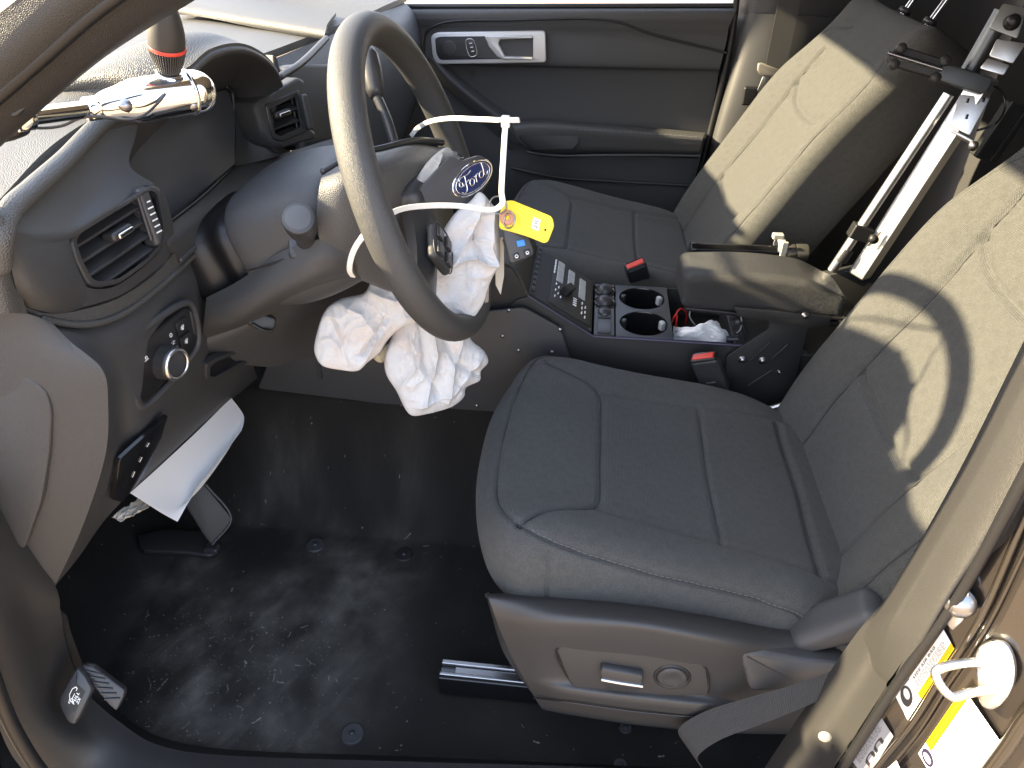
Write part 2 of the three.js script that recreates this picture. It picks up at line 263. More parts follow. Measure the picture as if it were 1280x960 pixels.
// cushion in seat frame: origin on the floor under the bite line, seat centre; hw half width
function cushionGeo() {
  const L = .562, T = .125, Wd = .475, hw = Wd / 2;
  const C = V(-.222, .326, 0);
  // grooves as polylines in (x, z) seat frame
  const ins = spl([[-.428, .199], [-.395, .168], [-.352, .148], [-.333, .13], [-.330, .05], [-.330, -.05], [-.332, -.13], [-.345, -.15], [-.38, -.165], [-.42, -.185]], 60);
  const mid = [[-.170, -.145], [-.172, 0], [-.170, .15]];
  const rear = [[-.040, -.15], [-.035, 0], [-.045, .165]];
  const bol = s => spl([[-.332, s * .14], [-.25, s * .145], [-.17, s * .15], [-.05, s * .165], [.0, s * .175]], 30);
  const per = spl([[-.36, -.225], [-.43, -.205], [-.455, -.16], [-.468, -.05], [-.470, .05], [-.462, .14], [-.440, .188], [-.395, .213], [-.30, .222], [-.18, .222], [-.08, .226], [-.02, .23]], 80);
  const sideSeam = [[-.385, .20], [-.385, .30]];
  const bols = [bol(1), bol(-1)];
  return softBox(L, T, Wd, .05, 170, 28, 150, q => {
    const lx = q.x, ly = q.y, lz = q.z, top = step(-.02, .05, ly);
    // plan outline: nose rounded, sides drawn in towards the rear
    const f = clamp((-lx - .02) / (L / 2)), e = clamp(Math.abs(lz) / hw);
    let x = lx + f * f * .052 * Math.pow(e, 3) + f * .012 * e * e, z = lz * (1 - .07 * step(.05, .27, lx));
    let y = ly;
    const X1 = x + C.x;
    // bolsters, dish, waterfall
    y += top * (.014 * step(.11, .19, Math.abs(z)) - .008 * (1 - e) + .014 * step(-.18, -.40, X1) * (1 - .4 * e) - .028 * Math.pow(clamp((-X1 - .36) / .12), 2));
    y -= .017 * top * step(.0, -.18, z) * step(-.12, -.36, X1);
    y -= .03 * top * step(-.10, .05, X1) * step(.13, .2, Math.abs(z));
    // tilt
    const yy = y * Math.cos(SEAT_TILT) - x * Math.sin(SEAT_TILT) * .9, xx = x;
    q.set(xx + C.x, yy + C.y, z);
    if (ly > -.01) {
      const gx = X1, gz = z; let d = 0;
      const gr = (pts, w, dep) => { const m = segDist(pts, gx, gz); if (m < 4 * w) d += dep * Math.exp(-(m * m) / (w * w)); };
      if (ly > .045) { gr(ins, .0038, .0065); gr(mid, .004, .0055); gr(rear, .006, .008); for (const b of bols) gr(b, .006, .004); }
      if (ly > .0) { gr(per, .0032, .0045); }
      d *= step(-.01, .02, ly); q.y -= d; 
    }
    if (Math.abs(lz) > hw - .012 && lz > 0 && ly < .05) { const m = Math.abs(q.x + .388); q.z -= .004 * Math.exp(-(m * m) / (.003 * .003)); }
    q.y += .0022 * (fbm(q.x * 14 + 5, q.z * 14, 2, 3) - .5) + .004 * (fbm(q.x * 4, q.z * 4, 8, 2) - .5);
  });
}
const BH = [];
function backGeo() {
  const H = .625, T = .145, Wd = .475, hw = Wd / 2;
  const ins = [[.02, -.115], [.10, -.12], [.25, -.122], [.38, -.125], [.45, -.13], [.51, -.14]];
  const bolL = spl(ins.map(([a, b]) => [a, b]), 30), bolR = bolL.map(([a, b]) => [a, -b]);
  const h1 = spl([[.20, -.12], [.19, -.06], [.19, .06], [.20, .12]], 20), h2 = spl([[.435, -.13], [.41, -.08], [.41, .08], [.435, .13]], 20);
  const edge = s => spl([[.02, s * .205], [.2, s * .212], [.36, s * .216], [.47, s * .21], [.54, s * .18], [.565, s * .12]], 40);
  const edges = [edge(1), edge(-1)];
  return softBox(T, H, Wd, .034, 28, 170, 150, q => {
    const lx = q.x, h = q.y + H / 2, lz = q.z, e = Math.abs(lz) / hw, front = step(.02, -.05, lx);
    // sides wider at shoulder, narrowing at top
    let z = lz * (1 - .10 * step(.40, .60, h) - .05 * step(.2, .0, h)) * (1 - .11 * clamp((lx + .036) / .10)), x = lx;
    x -= front * (.028 * step(.10, .19, Math.abs(z)) * (1 - .5 * step(.36, .54, h)) * (.75 + .25 * step(0, .12, h)) - .010 * (1 - e * e) + .014 * Math.exp(-Math.pow((h - .17) / .12, 2)) * (1 - e * e));
    x += .020 * step(.42, .60, h);       // top curls back
    x += (1 - front) * -.02 * step(.15, 0, h);
    if (lx < .03) BH.push([h, z, null]);
    let d = 0;
    if (lx < -.0) {
      const gr = (pts, w, dep) => { const m = segDist(pts, h, z); if (m < 4 * w) d += dep * Math.exp(-(m * m) / (w * w)); };
      if (lx < -.055) { gr(bolL, .0036, .005); gr(bolR, .0036, .005); gr(h1, .006, .007); gr(h2, .006, .007); }
      for (const s of edges) gr(s, .003, .0035);
    }
    x += d * front + .004 * (fbm(h * 5, z * 5, 4, 3) - .5) + .0015 * (fbm(h * 22, z * 22, 1, 2) - .5);
    const c = Math.cos(BACK_TILT), s = Math.sin(BACK_TILT), X0 = x + .069, Y0 = h - .06;
    q.set(X0 * c + Y0 * s, .352 - X0 * s + Y0 * c, z); if (lx < .03) { BH[BH.length - 1][2] = q.clone(); BH[BH.length - 1][3] = x; }
  });
}
const cushG = cushionGeo(), backG = backGeo();
// seam lines, dark thread lying in the grooves (seat frame)
const CS = { ins: spl([[-.428, .199], [-.395, .168], [-.352, .148], [-.333, .13], [-.330, .05], [-.330, -.05], [-.332, -.13], [-.345, -.15], [-.38, -.165], [-.42, -.185]], 44), mid: spl([[-.170, -.145], [-.172, 0], [-.170, .15]], 14), per: spl([[-.36, -.225], [-.43, -.205], [-.455, -.16], [-.468, -.05], [-.470, .05], [-.462, .14], [-.440, .188], [-.395, .213], [-.30, .222], [-.18, .222], [-.08, .226], [-.02, .23]], 60) };
function lay(geo, poly, axis, lift) {   // highest vertex near each point of a seam
  const p = geo.attributes.position, n = p.count;
  return poly.map(([a, z]) => { let bd = 1e9, bi = 0; for (let i = 0; i < n; i++) { const y = p.getY(i), x = p.getX(i); if (axis === 'y') { if (y < .30) continue; const d = (x - a) ** 2 + (p.getZ(i) - z) ** 2 - .02 * y * .02; if (d < bd) { bd = d; bi = i; } } } return V(a, p.getY(bi) + lift, z); });
}
const layB = poly => poly.map(([h, z]) => { let bd = 1e9, b = null; for (const e of BH) { const d = (e[0] - h) ** 2 + (e[1] - z) ** 2 + .0002 * (e[3] + .1); if (d < bd) { bd = d; b = e; } } return b[2].clone().add(V(-.0006, .0002, 0)); });
function seamTube(pts, r) { return tube(pts, r, pts.length * 2, 6); }
function stitches(pts3, len = .0045, gap = .0028, r = .0006) {
  const c = new THREE.CatmullRomCurve3(pts3, false, 'centripetal'), L = c.getLength(), gs = []; const n = Math.floor(L / (len + gap));
  for (let i = 0; i < n; i++) { const a = c.getPointAt(i * (len + gap) / L), b = c.getPointAt(Math.min(1, (i * (len + gap) + len) / L)); const d = b.clone().sub(a); const g = new THREE.CapsuleGeometry(r, d.length(), 2, 5); g.applyQuaternion(new THREE.Quaternion().setFromUnitVectors(Y, d.clone().normalize())); const m = a.add(b).multiplyScalar(.5); g.translate(m.x, m.y, m.z); gs.push(g); }
  return join(gs);
}
M.seam = mat(.035, .035, .035, { roughness: .9 });
const SEAM = {}, BSEAM = [1, -1].flatMap(k => [spl([[.02, -.115], [.10, -.12], [.25, -.122], [.38, -.125], [.45, -.13], [.51, -.14]], 40), spl([[.02, .205], [.2, .212], [.36, .216], [.47, .21], [.54, .18], [.565, .12]], 50)].map(l => layB(l.map(([a, b]) => [a, b * k])))); for (const k in CS) SEAM[k] = lay(cushG, CS[k], 'y', .0004);
function makeSeat(name, label, pos, mirror) {
  const t = thing(name, label, 'car seat', pos, 'front bucket seats');
  const mk = (n, g) => { let h = g.clone(); if (mirror && n === 'backrest') { h.translate(0, -.352, 0); h.rotateZ(BACK_TILT); h.scale(1, 1.085, 1.07); h.rotateZ(-BACK_TILT - rad(6)); h.translate(-.04, .352, 0); } if (mirror) { h.scale(1, 1, -1); const I = h.index.array; for (let k = 0; k < I.length; k += 3) { const a = I[k]; I[k] = I[k + 1]; I[k + 1] = a; } h.computeVertexNormals(); } h.translate(pos.x, pos.y, pos.z); return obj(n, h, M.fabric, t); };
  const cu = mk('cushion', cushG), ba = mk('backrest', backG);
  const W = l => l.map(q => V(q.x, q.y, mirror ? -q.z : q.z).add(pos));
  for (const k of ['ins', 'mid', 'per']) obj('seam', seamTube(W(SEAM[k]), .0008), M.seam, cu);
  for (const l of BSEAM) { let k = l.filter((_, i) => i % 2 === 0).map(q => q.clone()); if (mirror) k = k.map(q => q.sub(V(0, .352, 0)).applyAxisAngle(Z, BACK_TILT).multiply(V(1, 1.085, 1.07)).applyAxisAngle(Z, -BACK_TILT - rad(6)).add(V(-.04, .352, 0))); obj('seam', seamTube(W(k), .0010), M.seam, ba); }
  obj('stitching', stitches(W(SEAM.per).map(q => q.add(V(.0055, .0012, 0))), .004, .0035, .00055), M.thread, cu);
  return t;
}
const seatD = makeSeat('bucket_seat', 'dark grey fabric bucket seat beside the steering wheel with plastic side shield', V(0.0, 0, .02), false);
const seatP = makeSeat('bucket_seat', 'dark grey fabric bucket seat beside the far door with sunlit backrest', V(-.082, 0, -.80), true);
// ---------------------------------------------------------------- dashboard
const dash = thing('dashboard', 'dark grey dashboard with instrument hood, air vents and headlight switch', 'dashboard', V(-1.0, .4, 0));
const W3 = l => l.map(([a, b, k, v]) => P(a, b, { [k]: v }));
{
  // soft pad on top, from the windscreen to the bead above the fascia
  const top = [
    [V(-1.56, .77, .38), V(-1.60, .77, .05), V(-1.62, .77, -.4), V(-1.60, .77, -.8), V(-1.55, .77, -1.17)],
    [V(-1.2, .835, .39), V(-1.22, .845, .05), V(-1.22, .835, -.4), V(-1.22, .835, -.8), V(-1.2, .83, -1.17)],
    [V(-.95, .868, .39), V(-1.0, .872, .08), V(-1.0, .850, -.4), V(-1.0, .845, -.8), V(-.98, .84, -1.17)],
    [V(-.815, .872, .388), V(-.872, .880, .125), V(-.89, .850, -.40), V(-.86, .845, -.8), V(-.86, .835, -1.17)],
  ];
  obj('top_pad', surf(top, 60, 40, .012, false, q => { q.y += .004 * (fbm(q.x * 3, q.z * 3, 1, 2) - .5); }), M.pad, dash);
  // raised edge bead
  obj('edge_bead', tube([P(0, 330, { z: .385 }), P(2, 296, { z: .385 }), P(10, 268, { x: -.802 }), P(41, 236, { x: -.82 }), P(81, 200, { x: -.84 }), P(130, 151, { x: -.862 }), P(165, 130, { x: -.866 })], .0085, 60, 10), M.pad, dash);
  // joint and ridge across the pad
  obj('pad_joint', tube(W3([[350, 96, 'y', .857], [375, 80, 'y', .857], [408, 48, 'y', .857]]), .005, 20, 8), M.trim, dash);
  obj('pad_ridge', surf([W3([[215, 14, 'y', .845], [260, 22, 'y', .848], [330, 34, 'y', .850], [408, 46, 'y', .852]]), W3([[216, 10, 'y', .852], [262, 16, 'y', .856], [330, 28, 'y', .858], [409, 42, 'y', .858]]), W3([[220, 0, 'y', .854], [266, 6, 'y', .858], [334, 18, 'y', .860], [410, 34, 'y', .860]]), W3([[240, -20, 'y', .85], [290, -10, 'y', .85], [350, 4, 'y', .852], [420, 20, 'y', .852]])], 30, 14, .006), M.pad, dash);
  obj('dash_core', abox(-1.05, -.925, .46, .838, -.46, .34, .01), M.black, dash);
}
{
  // pod round the near air vent: slope above it, side face, frame
  const x = v => v;
  const slope = [
    W3([[6, 272, 'x', -.80], [41, 240, 'x', -.822], [81, 205, 'x', -.842], [130, 155, 'x', -.864], [176, 132, 'x', -.868]]),
    W3([[4, 277, 'x', -.800], [44, 258, 'x', -.822], [95, 232, 'x', -.838], [138, 196, 'x', -.852], [170, 168, 'x', -.862]]),
    W3([[4, 281, 'x', -.799], [50, 277, 'x', -.815], [100, 262, 'x', -.828], [140, 232, 'x', -.836], [162, 206, 'x', -.846]]),
    W3([[6, 287, 'x', -.799], [52, 293, 'x', -.806], [90, 288, 'x', -.815], [140, 258, 'x', -.822], [190, 228, 'x', -.828]]),
    W3([[9, 297, 'x', -.800], [52, 305, 'x', -.805], [86, 299, 'x', -.814], [142, 266, 'x', -.822], [196, 234, 'x', -.829]]),
  ];
  obj('vent_pod', surf(slope, 48, 32, .006), M.dash, dash);
  const side = [
    W3([[7, 293, 'x', -.800], [30, 299, 'x', -.802], [52, 303, 'x', -.805], [70, 303, 'x', -.809], [86, 299, 'x', -.8135]]),
    W3([[12, 325, 'x', -.806], [34, 330, 'x', -.803], [58, 332, 'x', -.804], [80, 330, 'x', -.809], [93, 326, 'x', -.818]]),
    W3([[20, 360, 'x', -.818], [42, 366, 'x', -.811], [68, 368, 'x', -.810], [92, 362, 'x', -.816], [108, 357, 'x', -.826]]),
    W3([[27, 381, 'x', -.835], [48, 388, 'x', -.830], [75, 392, 'x', -.828], [104, 384, 'x', -.830], [122, 372, 'x', -.834]]),
  ];
  obj('pod_side', surf(side, 40, 30, .006), M.dash, dash);
  const under = [
    W3([[93, 352, 'x', -.820], [119, 361, 'x', -.827], [148, 356, 'x', -.83], [185, 329, 'x', -.832], [204, 309, 'x', -.832], [209, 282, 'x', -.832], [199, 238, 'x', -.830]]),
    W3([[104, 384, 'x', -.829], [126, 378, 'x', -.830], [156, 366, 'x', -.832], [192, 340, 'x', -.834], [213, 318, 'x', -.834], [217, 286, 'x', -.834], [206, 240, 'x', -.833]]),
  ];
  obj('vent_surround', surf(under, 48, 6, .006), M.dash, dash);
  const belt = [
    W3([[27, 383, 'x', -.836], [60, 392, 'x', -.831], [100, 388, 'x', -.829], [150, 372, 'x', -.831], [195, 342, 'x', -.833], [216, 318, 'x', -.834], [240, 296, 'x', -.836]]),
    W3([[36, 392, 'x', -.838], [62, 402, 'x', -.833], [105, 404, 'x', -.831], [150, 392, 'x', -.832], [195, 362, 'x', -.834], [222, 336, 'x', -.836], [246, 312, 'x', -.838]]),
  ];
  obj('lower_lip', surf(belt, 48, 8, .006), M.pad, dash);
  obj('pad_side', surf([W3([[-60, 262, 'z', .392], [-20, 262, 'z', .392], [4, 280, 'z', .385]]), W3([[-60, 330, 'z', .392], [-10, 330, 'z', .39], [16, 328, 'z', .372]]), W3([[-60, 400, 'z', .39], [5, 392, 'z', .385], [34, 392, 'z', .358]])], 16, 24, .006), M.pad, dash);
  // lip seam
  obj('lip_edge', tube(W3([[55, 398, 'x', -.832], [78, 404, 'x', -.830], [110, 406, 'x', -.829], [150, 394, 'x', -.831], [200, 358, 'x', -.834], [250, 312, 'x', -.838]]), .0032, 40, 8), M.pad, dash);
}
// air vents: a recess with frame, slats, tab and thumb wheel
function vent(pl, outline, c, wv, hv, wide, high, tabAt, o = {}) {
  const g = new THREE.Group(); g.name = 'air_vent'; dash.add(g); g.position.copy(c.clone().sub(dash.position)); g.updateMatrixWorld();
  const F = pl.n.clone();
  const inn = outline.map(q => q.clone().lerp(c, .07));
  obj('frame', slab(pl, outline, .016, { bevel: .0022, r: .006, front: .003, holes: [{ pts: inn, r: .006 }] }), M.satin, g);
  obj('duct', slab(plane(pl.o.clone().addScaledVector(F, -.045), pl.n), inn.map(q => q.clone().addScaledVector(F, -.045)), .01, { bevel: 0 }), M.black, g);
  const wallp = inn.map(q => q.clone().addScaledVector(F, -.05));
  { const gs = []; for (let i = 0; i < inn.length; i++) { const a = inn[i], b = inn[(i + 1) % inn.length]; gs.push(surf([[a.clone().addScaledVector(F, -.002), b.clone().addScaledVector(F, -.002)], [a.clone().addScaledVector(F, -.045), b.clone().addScaledVector(F, -.045)]], 2, 2)); } obj('duct_wall', gs, M.black, g); }
  const n = o.slats || 5;
  for (let k = 0; k < n; k++) {
    const t = (k + .7) / (n + .4) - .5, ctr = c.clone().addScaledVector(hv, -t * high).addScaledVector(wv, (o.shift || 0) + (o.skew || 0) * t).addScaledVector(F, -.010);
    const ln = wide * (o.len ? o.len[k] : .80);
    const tilt = hv.clone().applyAxisAngle(wv.clone().normalize(), .45);
    obj('slat', rbox(ctr, wv, tilt, V().crossVectors(wv, tilt), ln, .0035, .017, .0014, 2), M.satin, g);
  }
  for (let k = 0; k < 5; k++) { const t = (k + .5) / 5 - .5; obj('vane', rbox(c.clone().addScaledVector(wv, t * wide * .7).addScaledVector(F, -.032), wv, hv, F, .002, high * .82, .014, .0006, 1), M.black, g); }
  obj('tab', rbox(tabAt.clone().addScaledVector(F, -.003), wv, hv, F, .030, .010, .016, .004, 3), M.satin, g);
  const tab = g.children[g.children.length - 1];
  obj('tab_insert', rbox(tabAt.clone().addScaledVector(F, .0065), wv, hv, F, .022, .0055, .004, .0018, 3), M.chrome, tab);
  return g;
}
{
  const pl = plane(P(145, 295, { x: -.823 }), V(1, .12, .10));
  const out = px([[84, 300], [92, 288], [188, 230], [198, 236], [207, 282], [202, 308], [184, 328], [147, 355], [119, 360], [107, 355], [92, 326]], pl);
  const c = P(147, 296, pl), wv = P(188, 232, pl).sub(P(90, 290, pl)).normalize(), hv = V().crossVectors(pl.n, wv).normalize();
  const v = vent(pl, out, c, wv, hv, .150, .078, P(150, 291, pl), { slats: 5, len: [.66, .78, .80, .74, .56], shift: -.008, skew: .02 });
  // thumb wheel at the inner end with white marks
  const a = P(180, 246, pl), b = P(198, 296, pl), ax = b.clone().sub(a).normalize();
  obj('divider', bar(P(172, 246, pl), P(189, 300, pl), .0022, .0022, 8), M.satin, v);
  const w = obj('thumb_wheel', rbox(a.clone().lerp(b, .5).addScaledVector(pl.n, -.006), ax, V().crossVectors(pl.n, ax), pl.n, .062, .017, .018, .005, 3), M.trim, v);
  for (let k = 0; k < 6; k++) obj('mark', rbox(a.clone().lerp(b, .12 + k * .15).addScaledVector(pl.n, .0034), ax, V().crossVectors(pl.n, ax), pl.n, .0016, .0085 - (k === 0 ? .003 : 0), .001, .0004, 1), M.white, w);
}
{
  // far vent, right of the instrument hood, in its own pod
  const pl = plane(P(358, 150, { x: -.805 }), V(1, .10, .42));
  const pod = px([[318, 132], [330, 122], [376, 96], [384, 102], [380, 116], [388, 160], [397, 165], [396, 174], [352, 187], [340, 184], [328, 165]], pl);
  obj('far_vent_pod', slab(pl, pod, .07, { bevel: .008, r: .008, holes: [{ pts: px([[330, 131], [372, 111], [382, 164], [352, 178], [340, 174]], pl), r: .004 }] }), M.dash, dash);
  const out = px([[330, 131], [372, 111], [382, 164], [352, 178], [340, 174]], pl), c = P(355, 147, pl), wv = P(372, 124, pl).sub(P(334, 137, pl)).normalize(), hv = V().crossVectors(pl.n, wv).normalize();
  vent(pl, out, c, wv, hv, .085, .072, P(352, 142, pl), { slats: 4, len: [.78, .76, .72, .66] });
  obj('far_vent_wheel', rbox(P(381, 140, pl), P(385, 158, pl).sub(P(377, 122, pl)), V().crossVectors(pl.n, hv), pl.n, .05, .012, .016, .004, 2), M.trim, dash);
}
{
  // instrument hood: arch lip, inside of the hood, screen
  const arch = [[130, 152, 'x', -.862], [163, 131, 'x', -.850], [196, 112, 'x', -.815], [235, 92, 'x', -.79], [262, 70, 'x', -.780], [297, 62, 'x', -.775], [325, 72, 'x', -.778], [343, 90, 'x', -.79], [350, 106, 'x', -.80]];
  const A = W3(arch);
  const ps = plane(P(240, 190, { x: -.875 }), V(.93, .34, .12));
  const inner = px([[160, 212], [178, 184], [205, 154], [238, 126], [262, 112], [288, 108], [296, 112], [300, 124], [303, 140]], ps).map(q => q.addScaledVector(ps.n, -.006));
  const midw = A.map((q, i) => q.clone().lerp(inner[i], .5).add(V(0, i > 2 && i < 7 ? .010 : 0, 0)));
  obj('hood_inside', surf([A, midw, inner], 60, 16, .004, true), M.dash, dash);
  // outer skin of the hood, falling to the pad in front
  const outer = A.map((q, i) => V(q.x - .20 - .03 * Math.sin(i / 8 * Math.PI), Math.min(.872, q.y - .02), q.z));
  const crest = A.map(q => q.clone().add(V(-.06, .010, 0)));
  obj('hood', surf([A.map(q => q.clone().add(V(.001, .002, 0))), crest, outer], 60, 20, .005), M.pad, dash);
  obj('hood_lip', tube(A, .0042, 60, 8), M.dash, dash);
  obj('hood_end', slab(plane(P(347, 90, { x: -.806 }), V(.8, .1, .6)), px([[341, 68], [348, 72], [353, 98], [345, 101]], plane(P(347, 90, { x: -.806 }), V(.8, .1, .6))), .03, { bevel: .003, r: .003 }), M.dash, dash);
  const scr = px([[150, 216], [172, 180], [205, 152], [240, 122], [292, 110], [291, 206], [209, 277], [196, 236]], ps);
  obj('instrument_screen', slab(ps, scr, .012, { bevel: .001, r: .004, front: .004 }), mat(.058, .060, .066, { roughness: .32 }), dash);
  // frame edge on the right of the screen, cheek between screen and far vent
  obj('screen_edge', tube(W3([[284, 109, 'x', -.868], [290, 116, 'x', -.866], [292, 160, 'x', -.866], [290, 207, 'x', -.864]]), .003, 24, 6), M.black, dash);
  obj('screen_base', tube(W3([[209, 279, 'x', -.842], [250, 247, 'x', -.85], [290, 209, 'x', -.862]]), .003, 24, 6), M.black, dash);
  const cheek = [W3([[286, 106, 'x', -.876], [306, 108, 'x', -.868], [330, 112, 'x', -.83], [350, 106, 'x', -.81]]), W3([[292, 160, 'x', -.868], [308, 165, 'x', -.862], [325, 165, 'x', -.842], [340, 175, 'x', -.822]]), W3([[290, 208, 'x', -.862], [310, 205, 'x', -.855], [335, 198, 'x', -.835], [352, 190, 'x', -.82]])];
  obj('hood_cheek', surf(cheek, 24, 24, .004, true), M.dash, dash);
  // shelf below the instruments
  const shelf = [W3([[200, 285, 'x', -.842], [250, 248, 'x', -.852], [290, 210, 'x', -.862], [335, 199, 'x', -.84], [360, 190, 'x', -.825], [420, 172, 'x', -.80]]), W3([[212, 305, 'x', -.830], [256, 270, 'x', -.838], [296, 240, 'x', -.838], [330, 222, 'x', -.828], [365, 205, 'x', -.815], [425, 182, 'x', -.79]]), W3([[226, 324, 'x', -.832], [262, 292, 'x', -.838], [300, 258, 'x', -.836], [330, 236, 'x', -.826], [370, 214, 'x', -.812], [430, 190, 'x', -.785]])];
  obj('instrument_shelf', surf(shelf, 48, 14, .006), M.dash, dash);
  obj('shelf_edge', tube(W3([[226, 325, 'x', -.832], [262, 293, 'x', -.838], [300, 259, 'x', -.836], [330, 237, 'x', -.826]]), .003, 30, 6), M.trim, dash);
}
{
  // lower fascia: upper row under the lip, bottom row at the knees
  const face = [
    W3([[62, 402, 'x', -.840], [105, 405, 'x', -.836], [150, 393, 'x', -.836], [198, 361, 'x', -.838], [232, 328, 'x', -.841], [262, 345, 'x', -.855]]),
    W3([[84, 424, 'z', .345], [120, 428, 'x', -.828], [160, 420, 'x', -.828], [205, 386, 'x', -.834], [242, 356, 'x', -.84], [263, 372, 'x', -.855]]),
    W3([[126, 461, 'z', .345], [140, 466, 'x', -.832], [170, 462, 'x', -.835], [215, 425, 'x', -.84], [246, 398, 'x', -.845], [262, 400, 'x', -.858]]),
    W3([[134, 502, 'z', .345], [146, 512, 'x', -.845], [180, 520, 'x', -.848], [225, 478, 'x', -.852], [252, 450, 'x', -.86], [275, 440, 'x', -.875]]),
    W3([[130, 572, 'z', .345], [148, 575, 'x', -.872], [182, 562, 'x', -.875], [232, 515, 'x', -.882], [272, 475, 'x', -.89], [312, 446, 'x', -.90]]),
    W3([[101, 661, 'z', .345], [122, 640, 'x', -.920], [160, 605, 'x', -.925], [215, 556, 'x', -.932], [270, 505, 'x', -.94], [318, 462, 'x', -.945]]),
    W3([[66, 736, 'z', .345], [98, 697, 'x', -.985], [138, 642, 'x', -.985], [198, 584, 'x', -.985], [264, 523, 'x', -.985], [322, 472, 'x', -.985]]),
  ];
  obj('lower_fascia', surf(face, 60, 70, .005), M.dash, dash);
  const eR = [[64, 402], [85, 424], [127, 461], [135, 502], [131, 572], [102, 661], [67, 736]], eL = [[-60, 360], [-60, 405], [-60, 470], [-60, 540], [-60, 620], [-60, 700], [-60, 775]];
  const cap = eR.map(([a, b], i) => [0, .2, .4, .6, .75, .88, .96, 1].map(t => P(mix(eL[i][0], a, t), mix(eL[i][1], b, t), { z: .372 - .027 * t * t })));
  obj('end_panel', surf(cap, 56, 60, .005), M.dash, dash);
  // removable cover let into the end panel
  const pc = plane(V(-.9, .6, .3650), V(.12, 0, 1));
  obj('end_cover', slab(pc, px([[-40, 405], [0, 448], [38, 466], [62, 484], [69, 510], [66, 560], [56, 620], [33, 684], [-10, 625], [-40, 580]], pc), .012, { bevel: .0015, r: .012, front: .0065 }), M.dash, dash);
}
{
  // headlight switch panel with rotary knob and two buttons
  const pl = plane(P(200, 445, { x: -.838 }), V(1, -.10, .10));
  const g = new THREE.Group(); g.name = 'headlight_switch'; dash.add(g); g.position.copy(pl.o.clone().sub(dash.position)); g.updateMatrixWorld();
  obj('panel', slab(pl, px([[152, 446], [228, 383], [236, 384], [244, 424], [240, 436], [180, 503], [173, 503], [168, 494]], pl), .02, { bevel: .003, r: .004, front: .004 }), M.black, g);
  obj('panel_frame', tube(px([[149, 446], [228, 379], [238, 381], [247, 424], [243, 437], [181, 507], [172, 507], [166, 496]], pl).map(q => q.addScaledVector(pl.n, .001)), .0042, 90, 8, true), M.dash, g);
  const kc = P(201, 451, pl), n = pl.n.clone().add(V(.05, .10, .12)).normalize();
  const k = obj('knob', lathe(kc.clone().addScaledVector(n, .002), n, [[.0, 0], [.0205, 0], [.0205, .003], [.0195, .006], [.0188, .016], [.018, .020], [0, .020]], 48), M.satin, g);
  { const gs = []; for (let i = 0; i < 40; i++) { const a = i / 40 * 2 * Math.PI; const F = frame({ n, o: kc }); gs.push(bar(kc.clone().addScaledVector(F.u, .0193 * Math.cos(a)).addScaledVector(F.v, .0193 * Math.sin(a)).addScaledVector(n, .005), kc.clone().addScaledVector(F.u, .0186 * Math.cos(a)).addScaledVector(F.v, .0186 * Math.sin(a)).addScaledVector(n, .017), .0008, .0008, 5)); } obj('knob_grip', gs, M.satin, k); }
  obj('knob_ring', lathe(kc.clone().addScaledVector(n, .019), n, [[.0145, .004], [.0155, .0055], [.0175, .005], [.0188, .003], [.0188, 0]], 48), M.satinChrome, k);
  obj('knob_face', lathe(kc.clone().addScaledVector(n, .0215), n, [[0, 0], [.0148, 0]], 40), M.black, k);
  // white printed symbols: O, lamp, lamp, A and a dot, raised print
  const W = M.white, F = frame(pl), mk = (a, b, fn) => { const c = P(a, b, pl).addScaledVector(pl.n, .0046); return fn(c); };
  const ring = (c, r, sx = 1) => { const t = new THREE.TorusGeometry(r, .00045, 5, 20); t.scale(sx, 1, 1); t.applyMatrix4(new THREE.Matrix4().makeBasis(F.u, F.v, F.n)); t.translate(c.x, c.y, c.z); return t; };
  const dsh = (c, du, dv, eu, ev) => bar(c.clone().addScaledVector(F.u, du).addScaledVector(F.v, dv), c.clone().addScaledVector(F.u, eu).addScaledVector(F.v, ev), .00045, .00045, 5);
  obj('symbol', mk(178, 446, c => [ring(c, .0016), dsh(c, -.003, -.003, .003, -.003)]), W, g);
  obj('symbol', mk(209, 418, c => ring(c, .0024, .8)), W, g);
  obj('symbol', mk(212, 428, c => [dsh(c, -.003, .002, .003, -.002), dsh(c, -.001, -.002, .002, .002), dsh(c, 0, .003, .0035, .001)]), W, g);
  obj('symbol', mk(215, 436, c => [ring(c, .002, .9), dsh(c, .001, .002, .004, .002), dsh(c, .001, 0, .004, 0)]), W, g);
  obj('symbol', mk(217, 444, c => [ring(c, .0018, 1), dsh(c, .001, .0015, .004, .002), dsh(c, .001, -.0015, .004, -.001)]), W, g);
  const bt = (l, a, b) => { const q = obj('button', slab(pl, px(l, pl), .006, { bevel: .001, r: .002, front: .0065 }), M.black, g); const c = P(a, b, pl).addScaledVector(pl.n, .0071); obj('button_symbol', [dsh(c, -.003, .001, .003, .001), dsh(c, -.003, -.001, .002, -.0015), dsh(c, -.001, .003, 0, -.003), dsh(c, .002, .003, .001, -.003)], W, q); };
  bt([[214, 404], [226, 394], [230, 410], [218, 421]], 221, 408); bt([[219, 423], [231, 412], [235, 428], [223, 440]], 226, 425);
  obj('dimmer', slab(pl, px([[232, 388], [235, 388], [241, 414], [238, 417]], pl), .006, { bevel: .001, r: .001, front: .006 }), M.satin, g);
}
